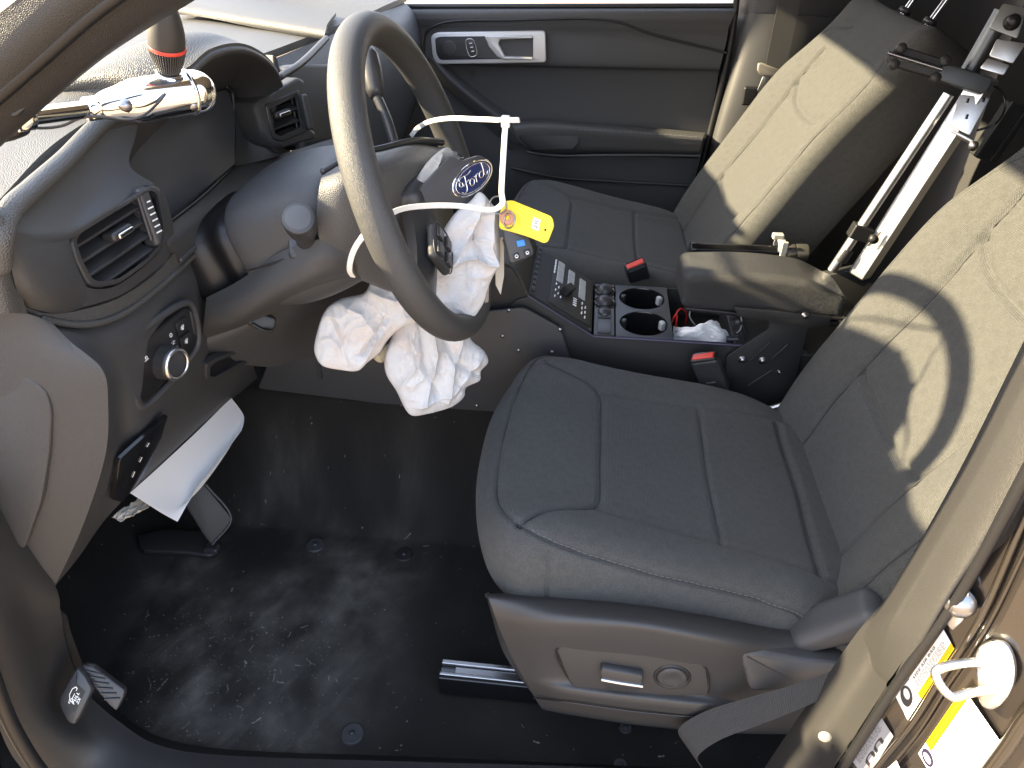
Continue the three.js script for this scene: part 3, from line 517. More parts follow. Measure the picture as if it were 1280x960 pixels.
{
  // small label plate under the switch, hood of the knee panel pocket, lever
  const pl = plane(P(170, 580, { x: -.878 }), V(.88, -.46, .12));
  const tr = obj('storage_flap', slab(pl, px([[144, 572], [205, 516], [196, 546], [176, 590], [148, 625], [136, 622]], pl), .006, { bevel: .0012, r: .003, front: .006 }), M.gloss, dash);
  { const F = frame(pl), gs = []; for (let k = 1; k < 4; k++) { const a = P(150 + k * 9, 612 - k * 19, pl).addScaledVector(pl.n, .0068); gs.push(bar(a, P(153 + k * 9, 604 - k * 18, pl).addScaledVector(pl.n, .0068), .0004, .0004, 5)); } obj('flap_print', gs, M.white, tr); }
  // column surround panel: the panel right of the fascia, running to the column
  const knee = [
    W3([[258, 404, 'x', -.862], [300, 402, 'z', .05], [350, 376, 'z', .03], [400, 350, 'z', -.02], [470, 335, 'z', -.12]]),
    W3([[257, 430, 'x', -.862], [300, 418, 'z', .05], [350, 398, 'z', .02], [400, 378, 'z', -.04], [480, 360, 'z', -.16]]),
    W3([[260, 448, 'x', -.875], [300, 446, 'z', .02], [350, 430, 'z', -.03], [410, 410, 'z', -.12], [490, 400, 'z', -.20]]),
    W3([[322, 458, 'z', -.03], [345, 458, 'z', -.06], [380, 448, 'z', -.10], [430, 435, 'z', -.16], [500, 430, 'z', -.235]]),
  ];
  obj('knee_panel', surf(knee, 40, 30, .005), M.dash, dash);
  // dark pocket under the panel with a hand lever
  obj('tilt_lever', [slab(plane(P(325, 405, { z: .07 }), V(.4, .35, .85)), px([[306, 402], [322, 390], [346, 398], [344, 412], [330, 416], [312, 408]], plane(P(325, 405, { z: .07 }), V(.4, .35, .85))), .018, { bevel: .003, r: .006 }), tube(W3([[316, 405, 'z', .074], [328, 412, 'z', .074], [340, 414, 'z', .074]]), .0022, 12, 6)], M.black, dash);
  const pk = plane(P(285, 440, { x: -.858 }), V(.9, -.3, .2));
  obj('pocket', slab(pk, px([[250, 452], [262, 444], [314, 424], [322, 428], [310, 446], [258, 473], [250, 470]], pk), .012, { bevel: .001, r: .003, front: .010, holes: [{ pts: px([[254, 454], [264, 447], [312, 428], [306, 443], [260, 468], [254, 467]], pk), r: .002 }] }), M.satin, dash);
  obj('pocket_back', slab(pk, px([[252, 453], [263, 446], [314, 426], [308, 446], [259, 471], [252, 469]], pk), .004, { bevel: 0, front: .004 }), M.black, dash);
  obj('dash_underside', surf([[V(-1.0, .47, .33), V(-1.0, .46, 0), V(-1.0, .45, -.25)], [V(-1.15, .47, .33), V(-1.15, .46, 0), V(-1.15, .45, -.25)], [V(-1.5, .44, .33), V(-1.5, .42, 0), V(-1.5, .40, -.25)]], 8, 8, .01), M.black, dash);
}
{
  // centre stack, upright display, far side of the dash with the passenger vent
  const pd = plane(V(-.80, .75, -.42), V(.97, .12, .22));
  obj('centre_display', slab(pd, px([[360, 84], [372, 80], [440, 80], [452, 190], [398, 192], [372, 186]], pd), .03, { bevel: .004, r: .006 }), mat(.03, .03, .031, { roughness: .45 }), dash);
  const st = [
    [V(-.88, .845, -.30), V(-.86, .845, -.48), V(-.86, .84, -.62), V(-.86, .835, -.90), V(-.88, .83, -1.165)],
    [V(-.835, .78, -.28), V(-.825, .79, -.48), V(-.82, .79, -.62), V(-.82, .79, -.90), V(-.84, .79, -1.165)],
    [V(-.83, .66, -.25), V(-.81, .66, -.48), V(-.81, .68, -.60), V(-.81, .68, -.90), V(-.83, .70, -1.165)],
    [V(-.84, .50, -.24), V(-.79, .50, -.44), V(-.82, .52, -.60), V(-.84, .54, -.90), V(-.86, .56, -1.165)],
    [V(-.85, .30, -.24), V(-.79, .30, -.44), V(-.88, .36, -.60), V(-.94, .38, -.90), V(-.96, .40, -1.165)],
  ];
  obj('centre_fascia', surf(st, 50, 40, .006), M.dash, dash);
  // passenger air vent, seen past the rim
  const pv = plane(P(498, 45, { z: -1.10 }), V(.9, .1, .42));
  obj('far_vent_hood', slab(pv, px([[478, 24], [505, 8], [514, 22], [500, 36], [486, 42]], pv), .06, { bevel: .006, r: .004 }), M.dash, dash);
  obj('far_vent_frame', slab(pv, px([[486, 42], [513, 26], [516, 50], [508, 68], [496, 70]], pv), .03, { bevel: .004, r: .004, holes: [{ pts: px([[490, 44], [510, 32], [512, 50], [505, 64], [497, 65]], pv), r: .002 }] }), M.satin, dash);
  for (let k = 0; k < 4; k++) obj('far_vent_slat', bar(P(489 + k * 2, 46 + k * 6, pv), P(511 + k * .3, 36 + k * 8, pv), .003, .003, 6), M.satin, dash);
}
// ---------------------------------------------------------------- steering column and wheel
const WC = V(-.57, .775, 0), WT = rad(19), WN = V(Math.cos(WT), Math.sin(WT), 0), WU = V(-Math.sin(WT), Math.cos(WT), 0);   // centre, normal to the driver, up in the plane
const wp = (a, b, c = 0) => WC.clone().addScaledVector(Z, a).addScaledVector(WU, b).addScaledVector(WN, c);   // z across, up, towards the driver
{
  const col = thing('steering_column', 'dark grey plastic steering column cover with signal stalk behind the wheel', 'steering column', V(-.8, .65, 0));
  const ringAt = (s, hw, up, dn, dx = 0) => { const r = []; for (let k = 0; k <= 24; k++) { const a = k / 24 * 2 * Math.PI + Math.PI / 2, c = Math.cos(a), q = Math.sin(a), e = .55; const z = hw * Math.sign(c) * Math.pow(Math.abs(c), e), y = (q > 0 ? up : dn) * Math.sign(q) * Math.pow(Math.abs(q), e); r.push(wp(z, y + dx, -s)); } return r; };
  obj('column_cover', surf([ringAt(.085, .070, .050, .062), ringAt(.095, .092, .062, .076), ringAt(.13, .104, .070, .084), ringAt(.17, .108, .072, .086), ringAt(.20, .108, .070, .080), ringAt(.212, .10, .064, .074), ringAt(.214, .07, .04, .05)], 96, 40, .004, true), M.dash, col);
  obj('gear_lever', [tube(W3([[492, 176, 'z', -.10], [484, 150, 'z', -.115], [470, 118, 'z', -.13]]), .0065, 24, 10), lathe(P(471, 122, { z: -.13 }), P(463, 82, { z: -.15 }).sub(P(471, 122, { z: -.13 })), [[0, 0], [.009, 0], [.012, .010], [.014, .035], [.013, .055], [.008, .064], [0, .066]], 24)], M.satin, col);
  // lower half of the cover, a broad shelf sweeping to the fascia
  const low = [
    W3([[258, 372, 'z', .10], [300, 350, 'z', .105], [345, 318, 'z', .11], [395, 300, 'z', .112], [430, 300, 'z', .10]]),
    W3([[256, 392, 'z', .105], [300, 375, 'z', .118], [350, 348, 'z', .122], [398, 328, 'z', .12], [440, 325, 'z', .10]]),
    W3([[254, 410, 'z', .10], [300, 398, 'z', .112], [350, 372, 'z', .115], [400, 352, 'z', .11], [446, 345, 'z', .08]]),
    W3([[254, 424, 'z', .07], [302, 408, 'z', .07], [352, 386, 'z', .06], [404, 366, 'z', .05], [452, 352, 'z', .03]]),
  ];
  obj('lower_cover', surf(low, 40, 24, .004), M.dash, col);
  obj('rubber_boot', surf([ringAt(.19, .09, .055, .06), ringAt(.215, .082, .05, .055), ringAt(.235, .088, .055, .06), ringAt(.255, .080, .05, .055), ringAt(.28, .088, .055, .06), ringAt(.32, .08, .05, .05)], 64, 40, .003, true), M.black, col);
  obj('cover_seam', tube([wp(.1085, .0, -.10), wp(.1135, -.004, -.14), wp(.1145, -.006, -.18), wp(.113, -.006, -.205)], .0012, 20, 6), M.black, col);
  // stalk: base, neck, capped end
  const b = P(384, 300, { z: .105 }), e = P(371, 268, { z: .150 }), d = e.clone().sub(b).normalize();
  const stk = obj('signal_stalk', lathe(b, d, [[0, -.01], [.0135, -.01], [.012, .004], [.0105, .012], [.0115, .020], [.0155, .030], [.0175, .042], [.0178, .056], [.0165, .060], [0, .060]], 32), M.satin, col);
  obj('stalk_cap', lathe(b.clone().addScaledVector(d, .0595), d, [[0, .0015], [.0135, .0012], [.0142, 0]], 32), mat(.06, .06, .062, { roughness: .35 }), stk);
  obj('stalk_collar', slab(plane(b.clone().addScaledVector(d, -.004), d), [[-.022, -.018], [.022, -.018], [.022, .018], [-.022, .018]].map(([u, v]) => { const F = frame({ n: d, o: b }); return b.clone().addScaledVector(F.u, u).addScaledVector(F.v, v).addScaledVector(d, -.004); }), .012, { bevel: .003, r: .005, front: 0 }), M.satin, col);
}
const wheel = thing('steering_wheel', 'black steering wheel with burst airbag cover and blue oval emblem', 'steering wheel', WC);
{
  const R = .178, pts = [], n = 220, m = 28, pos = [], idx = [];
  for (let i = 0; i <= n; i++) for (let j = 0; j <= m; j++) {
    const a = i / n * 2 * Math.PI, b = j / m * 2 * Math.PI; const r = .0185 * (1 + .05 * Math.exp(-Math.pow((Math.abs(((a / Math.PI + .5) % 1) - .5)) / .07, 2)));
    const c = wp(Math.sin(a) * R, Math.cos(a) * R), o = wp(Math.sin(a), Math.cos(a)).sub(WC);
    const q = c.addScaledVector(o, r * .9 * Math.cos(b)).addScaledVector(WN, r * 1.04 * Math.sin(b)); pos.push(q.x, q.y, q.z);
  }
  for (let i = 0; i < n; i++) for (let j = 0; j < m; j++) { const a = i * (m + 1) + j, b = a + 1, c = a + m + 1, d = c + 1; idx.push(a, c, b, b, c, d); }
  let g = new THREE.BufferGeometry(); g.setAttribute('position', new THREE.Float32BufferAttribute(pos, 3)); g.setIndex(idx); g = mergeVertices(g, 1e-6); g.computeVertexNormals();
  obj('rim', g, M.rim, wheel);
  // spokes with button pads
  for (const s of [1, -1]) {
    const SP = s > 0 ? rad(30) : rad(-14), sw = (a, b, c) => wp(a * Math.cos(SP) + b * Math.sin(SP), b * Math.cos(SP) - a * Math.sin(SP), c);
    const sp = surf([[sw(s * .06, .035, .000), sw(s * .11, .025, .002), sw(s * .168, .018, 0)], [sw(s * .06, .005, .012), sw(s * .11, -.002, .010), sw(s * .168, -.006, .004)], [sw(s * .06, -.035, .000), sw(s * .11, -.03, .002), sw(s * .168, -.026, 0)]], 14, 10, .014, s > 0);
    const spk = obj('spoke', sp, M.satin, wheel);
    const pad = obj('button_pad', rbox(sw(s * .102, -.002, .017), Z.clone().multiplyScalar(Math.cos(SP)).addScaledVector(WU, -Math.sin(SP)), WU.clone().multiplyScalar(Math.cos(SP)).addScaledVector(Z, Math.sin(SP)), WN, .048, .044, .012, .006, 3), M.trim, wheel);
    for (let k = 0; k < 4; k++) obj('button', rbox(sw(s * (.09 + .022 * (k & 1)), .010 - .022 * (k >> 1), .0245), Z.clone().multiplyScalar(Math.cos(SP)).addScaledVector(WU, -Math.sin(SP)), WU.clone().multiplyScalar(Math.cos(SP)).addScaledVector(Z, Math.sin(SP)), WN, .016, .014, .004, .002, 2), M.satin, pad);
    obj('pad_ring', tube([sw(s * .08, .02, .023), sw(s * .124, .018, .022), sw(s * .124, -.022, .022), sw(s * .08, -.024, .023)], .0008, 40, 6, true), M.satin, pad);
  }
  obj('lower_spoke', surf([[wp(-.04, -.06, .004), wp(0, -.06, .010), wp(.04, -.06, .004)], [wp(-.026, -.11, .002), wp(0, -.11, .006), wp(.026, -.11, .002)], [wp(-.03, -.168, 0), wp(0, -.168, .003), wp(.03, -.168, 0)]], 10, 12, .012, true), M.satin, wheel);
  // hub body, rounded, the skin of its upper half still in place
  const ringAt = (c, hw, up, dn) => { const r = []; for (let k = 0; k <= 24; k++) { const a = k / 24 * 2 * Math.PI + Math.PI / 2, p = Math.cos(a), q = Math.sin(a), e = .62; r.push(wp(hw * Math.sign(p) * Math.pow(Math.abs(p), e), (q > 0 ? up : dn) * Math.sign(q) * Math.pow(Math.abs(q), e) - .005, c)); } return r; };
  obj('hub', surf([ringAt(-.03, .055, .022, .065), ringAt(-.01, .060, .026, .070), ringAt(.006, .055, .022, .065), ringAt(.012, .04, .016, .05), ringAt(.0125, .004, .004, .004)], 96, 30, 0), M.satin, wheel);
  obj('airbag_cover', surf([
    W3([[408, 216, 'z', .065], [440, 198, 'z', .04], [480, 188, 'z', .0], [520, 180, 'z', -.05], [572, 190, 'z', -.10]]),
    W3([[402, 222, 'z', .095], [436, 204, 'z', .08], [478, 194, 'z', .04], [518, 187, 'z', -.015], [570, 200, 'z', -.075]]),
    W3([[398, 240, 'z', .110], [434, 226, 'z', .108], [476, 216, 'z', .075], [512, 208, 'z', .03], [558, 218, 'z', -.04]]),
    W3([[396, 272, 'z', .114], [430, 268, 'z', .114], [470, 264, 'z', .092], [504, 256, 'z', .055], [548, 258, 'z', -.01]]),
    W3([[402, 308, 'z', .108], [434, 314, 'z', .104], [474, 322, 'z', .082], [506, 324, 'z', .05], [532, 312, 'z', .015]]),
    W3([[420, 338, 'z', .080], [450, 348, 'z', .070], [482, 360, 'z', .05], [512, 364, 'z', .02], [536, 350, 'z', -.01]]),
    W3([[432, 342, 'z', .04], [462, 352, 'z', .03], [490, 364, 'z', .01], [516, 368, 'z', -.01], [540, 356, 'z', -.04]])], 50, 60, .005), mat(.070, .071, .073, { roughness: .5, bumpMap: coarseT, bumpScale: .0003 }), wheel);
  obj('cover_edge', tube(W3([[405, 214, 'z', .062], [440, 195, 'z', .036], [480, 185, 'z', -.004], [520, 176, 'z', -.054], [552, 178, 'z', -.094]]), .0045, 40, 8), M.satin, wheel);
  // torn flap of the cover, folded outward, carrying the emblem
  const ef = P(588, 223, { z: .0 }), pf = plane(ef, V(.62, .30, .72));
  const flap = obj('torn_cover_flap', slab(pf, px([[510, 252], [515, 246], [562, 194], [578, 201], [584, 198], [598, 194], [610, 199], [615, 211], [611, 226], [603, 239], [584, 255], [556, 260], [530, 262], [512, 263], [504, 260]], pf), .007, { bevel: .002, r: .004, front: .003 }), mat(.055, .054, .058, { roughness: .5, bumpMap: fineT, bumpScale: .0001 }), wheel);
  const F = frame(pf), eu = P(611, 205, pf).sub(P(566, 240, pf)).normalize(), ev = V().crossVectors(pf.n, eu);
  const A = P(612, 204, pf).sub(P(565, 241, pf)).length() / 2, B = P(578, 209, pf).sub(P(598, 236, pf)).length() / 2 * 1.02;
  const ell = (a, b, z0, z1, n = 56) => { const s = new THREE.Shape(); s.absellipse(0, 0, a, b, 0, 2 * Math.PI); const g = new THREE.ExtrudeGeometry(s, { depth: z1 - z0, bevelEnabled: true, bevelThickness: .0006, bevelSize: .0008, bevelOffset: -.0008, bevelSegments: 2, curveSegments: n }); g.translate(0, 0, z0); return g; };
  const place = g => g.applyMatrix4(new THREE.Matrix4().makeBasis(eu, ev, pf.n).setPosition(ef));
  const em = obj('emblem', place(ell(A, B, .003, .0055)), M.chrome, flap);
  obj('emblem_field', place(ell(A * .93, B * .90, .0058, .0062)), mat(.012, .022, .10, { roughness: .2, clearcoat: 1 }), em);
  { const t = new THREE.TorusGeometry(1, .0006 / B, 6, 64); t.scale(A * .84, B * .80, 1); t.scale(1, 1, .5 * B); place(t.translate(0, 0, .0068)); obj('emblem_line', t, M.chrome, em); }
  // script lettering, raised tubes: F o r d
  const L = (pts) => tube(pts.map(([u, v]) => ef.clone().addScaledVector(eu, u * A).addScaledVector(ev, v * B).addScaledVector(pf.n, .0072)), .00085, pts.length * 8, 6);
  const O = (cx, cy, a, b) => { const p = []; for (let k = 0; k <= 12; k++) { const t = k / 12 * 2 * Math.PI; p.push([cx + a * Math.cos(t) + .15 * b * Math.sin(t), cy + b * Math.sin(t)]); } return p; };
  obj('emblem_script', [L([[-.62, .30], [-.66, .12], [-.55, .02], [-.5, .2], [-.58, .46], [-.42, .56], [-.15, .48], [.05, .56]]), L([[-.28, .50], [-.36, .05], [-.46, -.38], [-.60, -.48], [-.68, -.36]]), L([[-.50, .0], [-.34, .06], [-.20, .12]]), L(O(-.12, -.16, .11, .22)), L([[.07, .06], [.10, -.08], [.06, -.36]]), L([[.09, -.14], [.17, .06], [.26, .06]]), L(O(.38, -.14, .11, .20)), L([[.60, .52], [.55, .1], [.50, -.24], [.56, -.36], [.68, -.22]])], M.chrome, em);
}
M.silver = mat(.50, .50, .50, { metalness: .35, roughness: .38 });
// ---------------------------------------------------------------- far door
{
  const DZ = -1.18, door = thing('passenger_door', 'dark grey far door panel with chrome handle surround and padded armrest', 'car door', V(-.45, .4, DZ));
  const zz = (l, z) => l.map(([a, b]) => P(a, b, { z }));
  // panel skin: belt roll, upper panel, recess, lower part
  const cols = [[.0], [.22], [.45], [.7], [1]];
  const row = (xl, yl, xr, yr, z, bow = 0) => [0, .25, .5, .75, 1].map(t => P(mix(xl, xr, t), mix(yl, yr, t) + bow * 4 * t * (1 - t), { z }));
  const skin = [row(500, 9, 921, 8, DZ - .03), row(500, 13, 920, 12, DZ + .004), row(500, 22, 916, 22, DZ + .010), row(500, 30, 911, 34, DZ + .006), row(500, 40, 908, 52, DZ), row(500, 76, 900, 84, DZ), row(500, 82, 898, 92, DZ - .014), row(500, 110, 893, 124, DZ - .022), row(500, 145, 884, 166, DZ - .020), row(500, 190, 875, 200, DZ - .010), row(500, 240, 864, 244, DZ - .004), row(500, 330, 846, 330, DZ)];
  obj('door_skin', surf(skin, 40, 90, .012), M.dash, door);
  obj('outer_skin', abox(-.98, .10, -.05, .795, -1.236, -1.216, .004), M.paint, door);
  obj('window_seal', tube(row(500, 8, 921, 7, DZ - .012), .006, 30, 8), M.black, door);
  obj('window_glass', surf([row(470, 6, 925, 4, DZ - .028), row(470, -90, 940, -90, DZ + .02)], 4, 4), mat(1, 1, 1, { roughness: 0, transmission: 1, thickness: 0, ior: 1.45 }), door);
  // crease lines
  obj('upper_crease', tube(zz([[532, 78], [529, 58], [533, 40], [552, 29], [640, 25], [750, 24], [775, 28], [812, 42], [908, 66]], DZ + .009), .0032, 80, 6), M.black, door);
  obj('diagonal_trim', surf([zz([[530, 74], [546, 96], [580, 128], [618, 164], [640, 187]], DZ - .004), zz([[540, 72], [562, 98], [598, 128], [630, 152], [652, 176]], DZ + .012), zz([[546, 72], [574, 98], [612, 128], [642, 148], [664, 166]], DZ - .012)], 30, 10, .004), M.trim, door);
  // handle surround
  const pl = plane(V(-.65, .72, DZ + .008), V(0, .06, 1));
  const h = new THREE.Group(); h.name = 'handle_surround'; door.add(h); h.position.copy(P(612, 58, pl).sub(door.position)); h.updateMatrixWorld();
  const so = [[539, 44], [547, 40], [682, 38], [683, 78], [547, 80], [541, 70]], si = [[543, 47], [550, 44], [668, 43], [668, 74], [550, 76], [545, 68]];
  obj('bezel', slab(pl, px(so, pl), .010, { bevel: .0025, r: .010, front: .006, holes: [{ pts: px(si, pl), r: .008 }] }), M.silver, h);
  obj('inset', slab(pl, px([[542, 46], [549, 43], [606, 42], [617, 56], [626, 73], [632, 75], [550, 77], [544, 69]], pl), .006, { bevel: .001, r: .004, front: .003 }), M.black, h);
  obj('cup', slab(plane(V(-.65, .72, DZ + .003), pl.n), px([[604, 42], [669, 42], [669, 76], [626, 76]], plane(V(-.65, .72, DZ + .003), pl.n)), .006, { bevel: 0, front: .004 }), M.trim, h);
  obj('handle', slab(pl, px([[606, 44], [664, 43], [667, 47], [626, 49], [624, 54], [632, 70], [666, 71], [667, 74], [630, 74], [622, 70], [612, 58]], pl), .016, { bevel: .003, r: .003, front: .012 }), M.silver, h);
  const lk = obj('lock_switch', slab(pl, px([[583, 50], [591, 49], [596, 68], [588, 70]], pl), .006, { bevel: .001, r: .004, front: .0045 }), M.satin, h);
  obj('lock_frame', tube(px([[583, 50], [591, 49], [596, 68], [588, 70]], pl).map(q => q.addScaledVector(pl.n, .0045)), .0012, 40, 6, true), M.satinChrome, lk);
  for (let k = 0; k < 3; k++) obj('lock_mark', bar(P(587 + k * 1.3, 54 + k * 5, pl).addScaledVector(pl.n, .005), P(590.5 + k * 1.3, 53.5 + k * 5, pl).addScaledVector(pl.n, .005), .0012, .0012, 5), M.white, lk);
  obj('speaker', lathe(P(562, 60, pl).addScaledVector(pl.n, .003), pl.n, [[0, .001], [.016, .001], [.018, 0]], 24), M.satin, h);
  // armrest with pull cup
  const arm = [zz([[640, 152], [680, 150], [722, 153], [800, 158], [882, 166]], DZ - .015), zz([[640, 154], [680, 152], [722, 155], [800, 161], [880, 169]], DZ + .035), zz([[642, 160], [682, 158], [722, 160], [800, 166], [879, 172]], DZ + .062), zz([[648, 176], [684, 178], [722, 176], [800, 180], [876, 184]], DZ + .062), zz([[664, 188], [690, 192], [722, 190], [800, 191], [874, 193]], DZ + .050), zz([[668, 193], [692, 197], [722, 196], [800, 196], [872, 198]], DZ - .01)];
  const ar = obj('armrest', surf(arm, 40, 40, .006), M.vinyl, door);
  obj('pull_cup', slab(plane(V(-.5, .50, DZ + .066), V(0, .25, 1)), px([[644, 158], [722, 158], [724, 178], [716, 187], [668, 188], [652, 176]], plane(V(-.5, .50, DZ + .066), V(0, .25, 1))), .008, { bevel: .002, r: .004, front: .002 }), M.black, ar);
  obj('armrest_stitching', stitches(zz([[724, 162], [780, 165], [840, 169], [878, 172]], DZ + .067), .008, .005, .0009), M.thread, ar);
  obj('armrest_lip', tube(zz([[660, 190], [690, 194], [760, 194], [830, 194], [874, 195]], DZ + .056), .004, 30, 6), M.trim, ar);
  obj('pocket_edge', tube(zz([[640, 210], [700, 222], [760, 226], [830, 230], [866, 232]], DZ + .004), .004, 30, 6), M.trim, door);
}
// far B-pillar trim, belt and tongue
{
  const z0 = -1.19;
  const p = thing('far_pillar_trim', 'grey plastic pillar trim behind the far door', 'pillar trim', V(.1, .2, z0));
  const zz = l => l.map(([a, b, z]) => P(a, b, { z: z0 + (z || 0) }));
  obj('upper_trim', surf([zz([[928, -60, -.03], [960, -60, .02], [1020, -60, .03], [1090, -60, .0]]), zz([[921, 20, -.03], [945, 20, .02], [1010, 20, .03], [1080, 20, .0]])], 20, 10, .01), M.trim, p);
  obj('lower_trim', surf([zz([[921, 19, -.025], [946, 17, .03], [1010, 20, .04], [1080, 22, .01]]), zz([[912, 70, -.025], [934, 68, .032], [1000, 75, .045], [1070, 80, .01]]), zz([[890, 160, -.025], [905, 160, .04], [975, 165, .05], [1050, 180, .01]]), zz([[860, 290, -.02], [872, 290, .045], [945, 300, .05], [1020, 320, .01]])], 20, 30, .01), M.trim, p);
  obj('door_seal', tube(zz([[924, -40, .0], [919, 15, .0], [910, 70, .0], [889, 160, .0], [858, 290, .01]]), .008, 40, 8), M.black, p);
  obj('height_knob', rbox(P(937, 120, { z: z0 + .06 }), X, Y, Z, .035, .045, .014, .005), M.black, p);
  const b = thing('far_seat_belt', 'grey seat belt webbing hanging on the far pillar with its tongue', 'seat belt', P(965, 95, { z: z0 + .08 }));
  const web = (A, B, w) => { const d = B.clone().sub(A).normalize(), s = V().crossVectors(d, Z).normalize().multiplyScalar(w / 2); return surf([[A.clone().sub(s), A.clone().add(s)], [B.clone().sub(s), B.clone().add(s)]], 6, 12, .0015); };
  obj('webbing', web(P(993, -30, { z: z0 + .07 }), P(968, 92, { z: z0 + .08 }), .05), M.webbing, b);
  obj('tongue', slab(plane(P(966, 92, { z: z0 + .088 }), Z), px([[948, 80], [952, 79], [984, 91], [983, 99], [950, 94], [947, 88]], plane(P(966, 92, { z: z0 + .088 }), Z)), .014, { bevel: .003, r: .003 }), mat(.16, .15, .13, { roughness: .5 }), b);
  obj('tongue_plate', slab(plane(P(960, 105, { z: z0 + .082 }), Z), px([[954, 95], [966, 98], [958, 118], [946, 114]], plane(P(960, 105, { z: z0 + .082 }), Z)), .003, { bevel: .0008, r: .004 }), M.steel, b);
}
// ---------------------------------------------------------------- passenger seat extras: headrest posts, buckle
function headrest(seat, c, tilt) {   // c: middle of the backrest top
  const d = V(Math.sin(tilt), Math.cos(tilt), 0), n = V(-Math.cos(tilt), Math.sin(tilt), 0);
  for (const s of [-1, 1]) {
    const A = c.clone().add(V(0, 0, s * .07));
    obj('headrest_post', bar(A.clone().addScaledVector(d, -.01), A.clone().addScaledVector(d, .115), .006, .006, 14), M.chrome, seat);
    obj('post_guide', lathe(A.clone().addScaledVector(d, -.006), d, [[0, 0], [.014, 0], [.013, .010], [.007, .012]], 20), M.satin, seat);
  }
  const h = c.clone().addScaledVector(d, .185).addScaledVector(n, .012);
  obj('headrest', softBox(.085, .165, .25, .036, 12, 20, 26, q => { const y = q.y, z = q.z * (1 - .12 * step(.02, .08, y)); const p = h.clone().addScaledVector(n, -q.x).addScaledVector(d, y); q.set(p.x, p.y, p.z + z); }), M.fabric, seat);
}
headrest(seatP, V(.240, .862, -.80), rad(24)); headrest(seatD, V(.275, .855, .02), rad(20));
function buckle(label, c, up, face, s, body) {
  const t = thing('belt_buckle', label, 'belt buckle', c, 'front belt buckles');
  const n = face.clone().normalize(), u = up.clone().addScaledVector(n, -up.dot(n)).normalize(), w = V().crossVectors(u, n);
  obj('housing', rbox(c.clone().addScaledVector(u, -body / 2), w, u, n, .046 * s, body, .024 * s, .006, 4), M.satin, t);
  obj('top_rim', rbox(c.clone().addScaledVector(u, .001), w, u, n, .044 * s, .006, .022 * s, .0028, 3), M.black, t);
  obj('release_button', rbox(c.clone().addScaledVector(u, .0035).addScaledVector(n, .0015), w, u, n, .037 * s, .006, .0135 * s, .0022, 3), M.red, t);
  obj('slot', rbox(c.clone().addScaledVector(u, .002).addScaledVector(n, -.008), w, u, n, .034 * s, .006, .003, .001, 1), M.gloss, t);
  obj('press_mark', rbox(c.clone().addScaledVector(u, -body * .62).addScaledVector(n, .0122 * s), w, u, n, .016 * s, .0025, .001, .0003, 1), mat(.12, .12, .12), t);
  obj('stalk', rbox(c.clone().addScaledVector(u, -body - .04), w, u, n, .026 * s, .09, .010, .003, 2), M.black, t);
  return t;
}
buckle('black belt buckle with red button between the driver seat and the console', P(880, 447, { z: -.225 }), V(-.50, .72, .46), V(-.25, -.15, .95), 1.0, .075);
buckle('black belt buckle with red button standing before the far seat cushion', P(794, 331, { z: -.575 }), V(-.25, .88, .40), V(.35, -.25, .9), 1.0, .065);

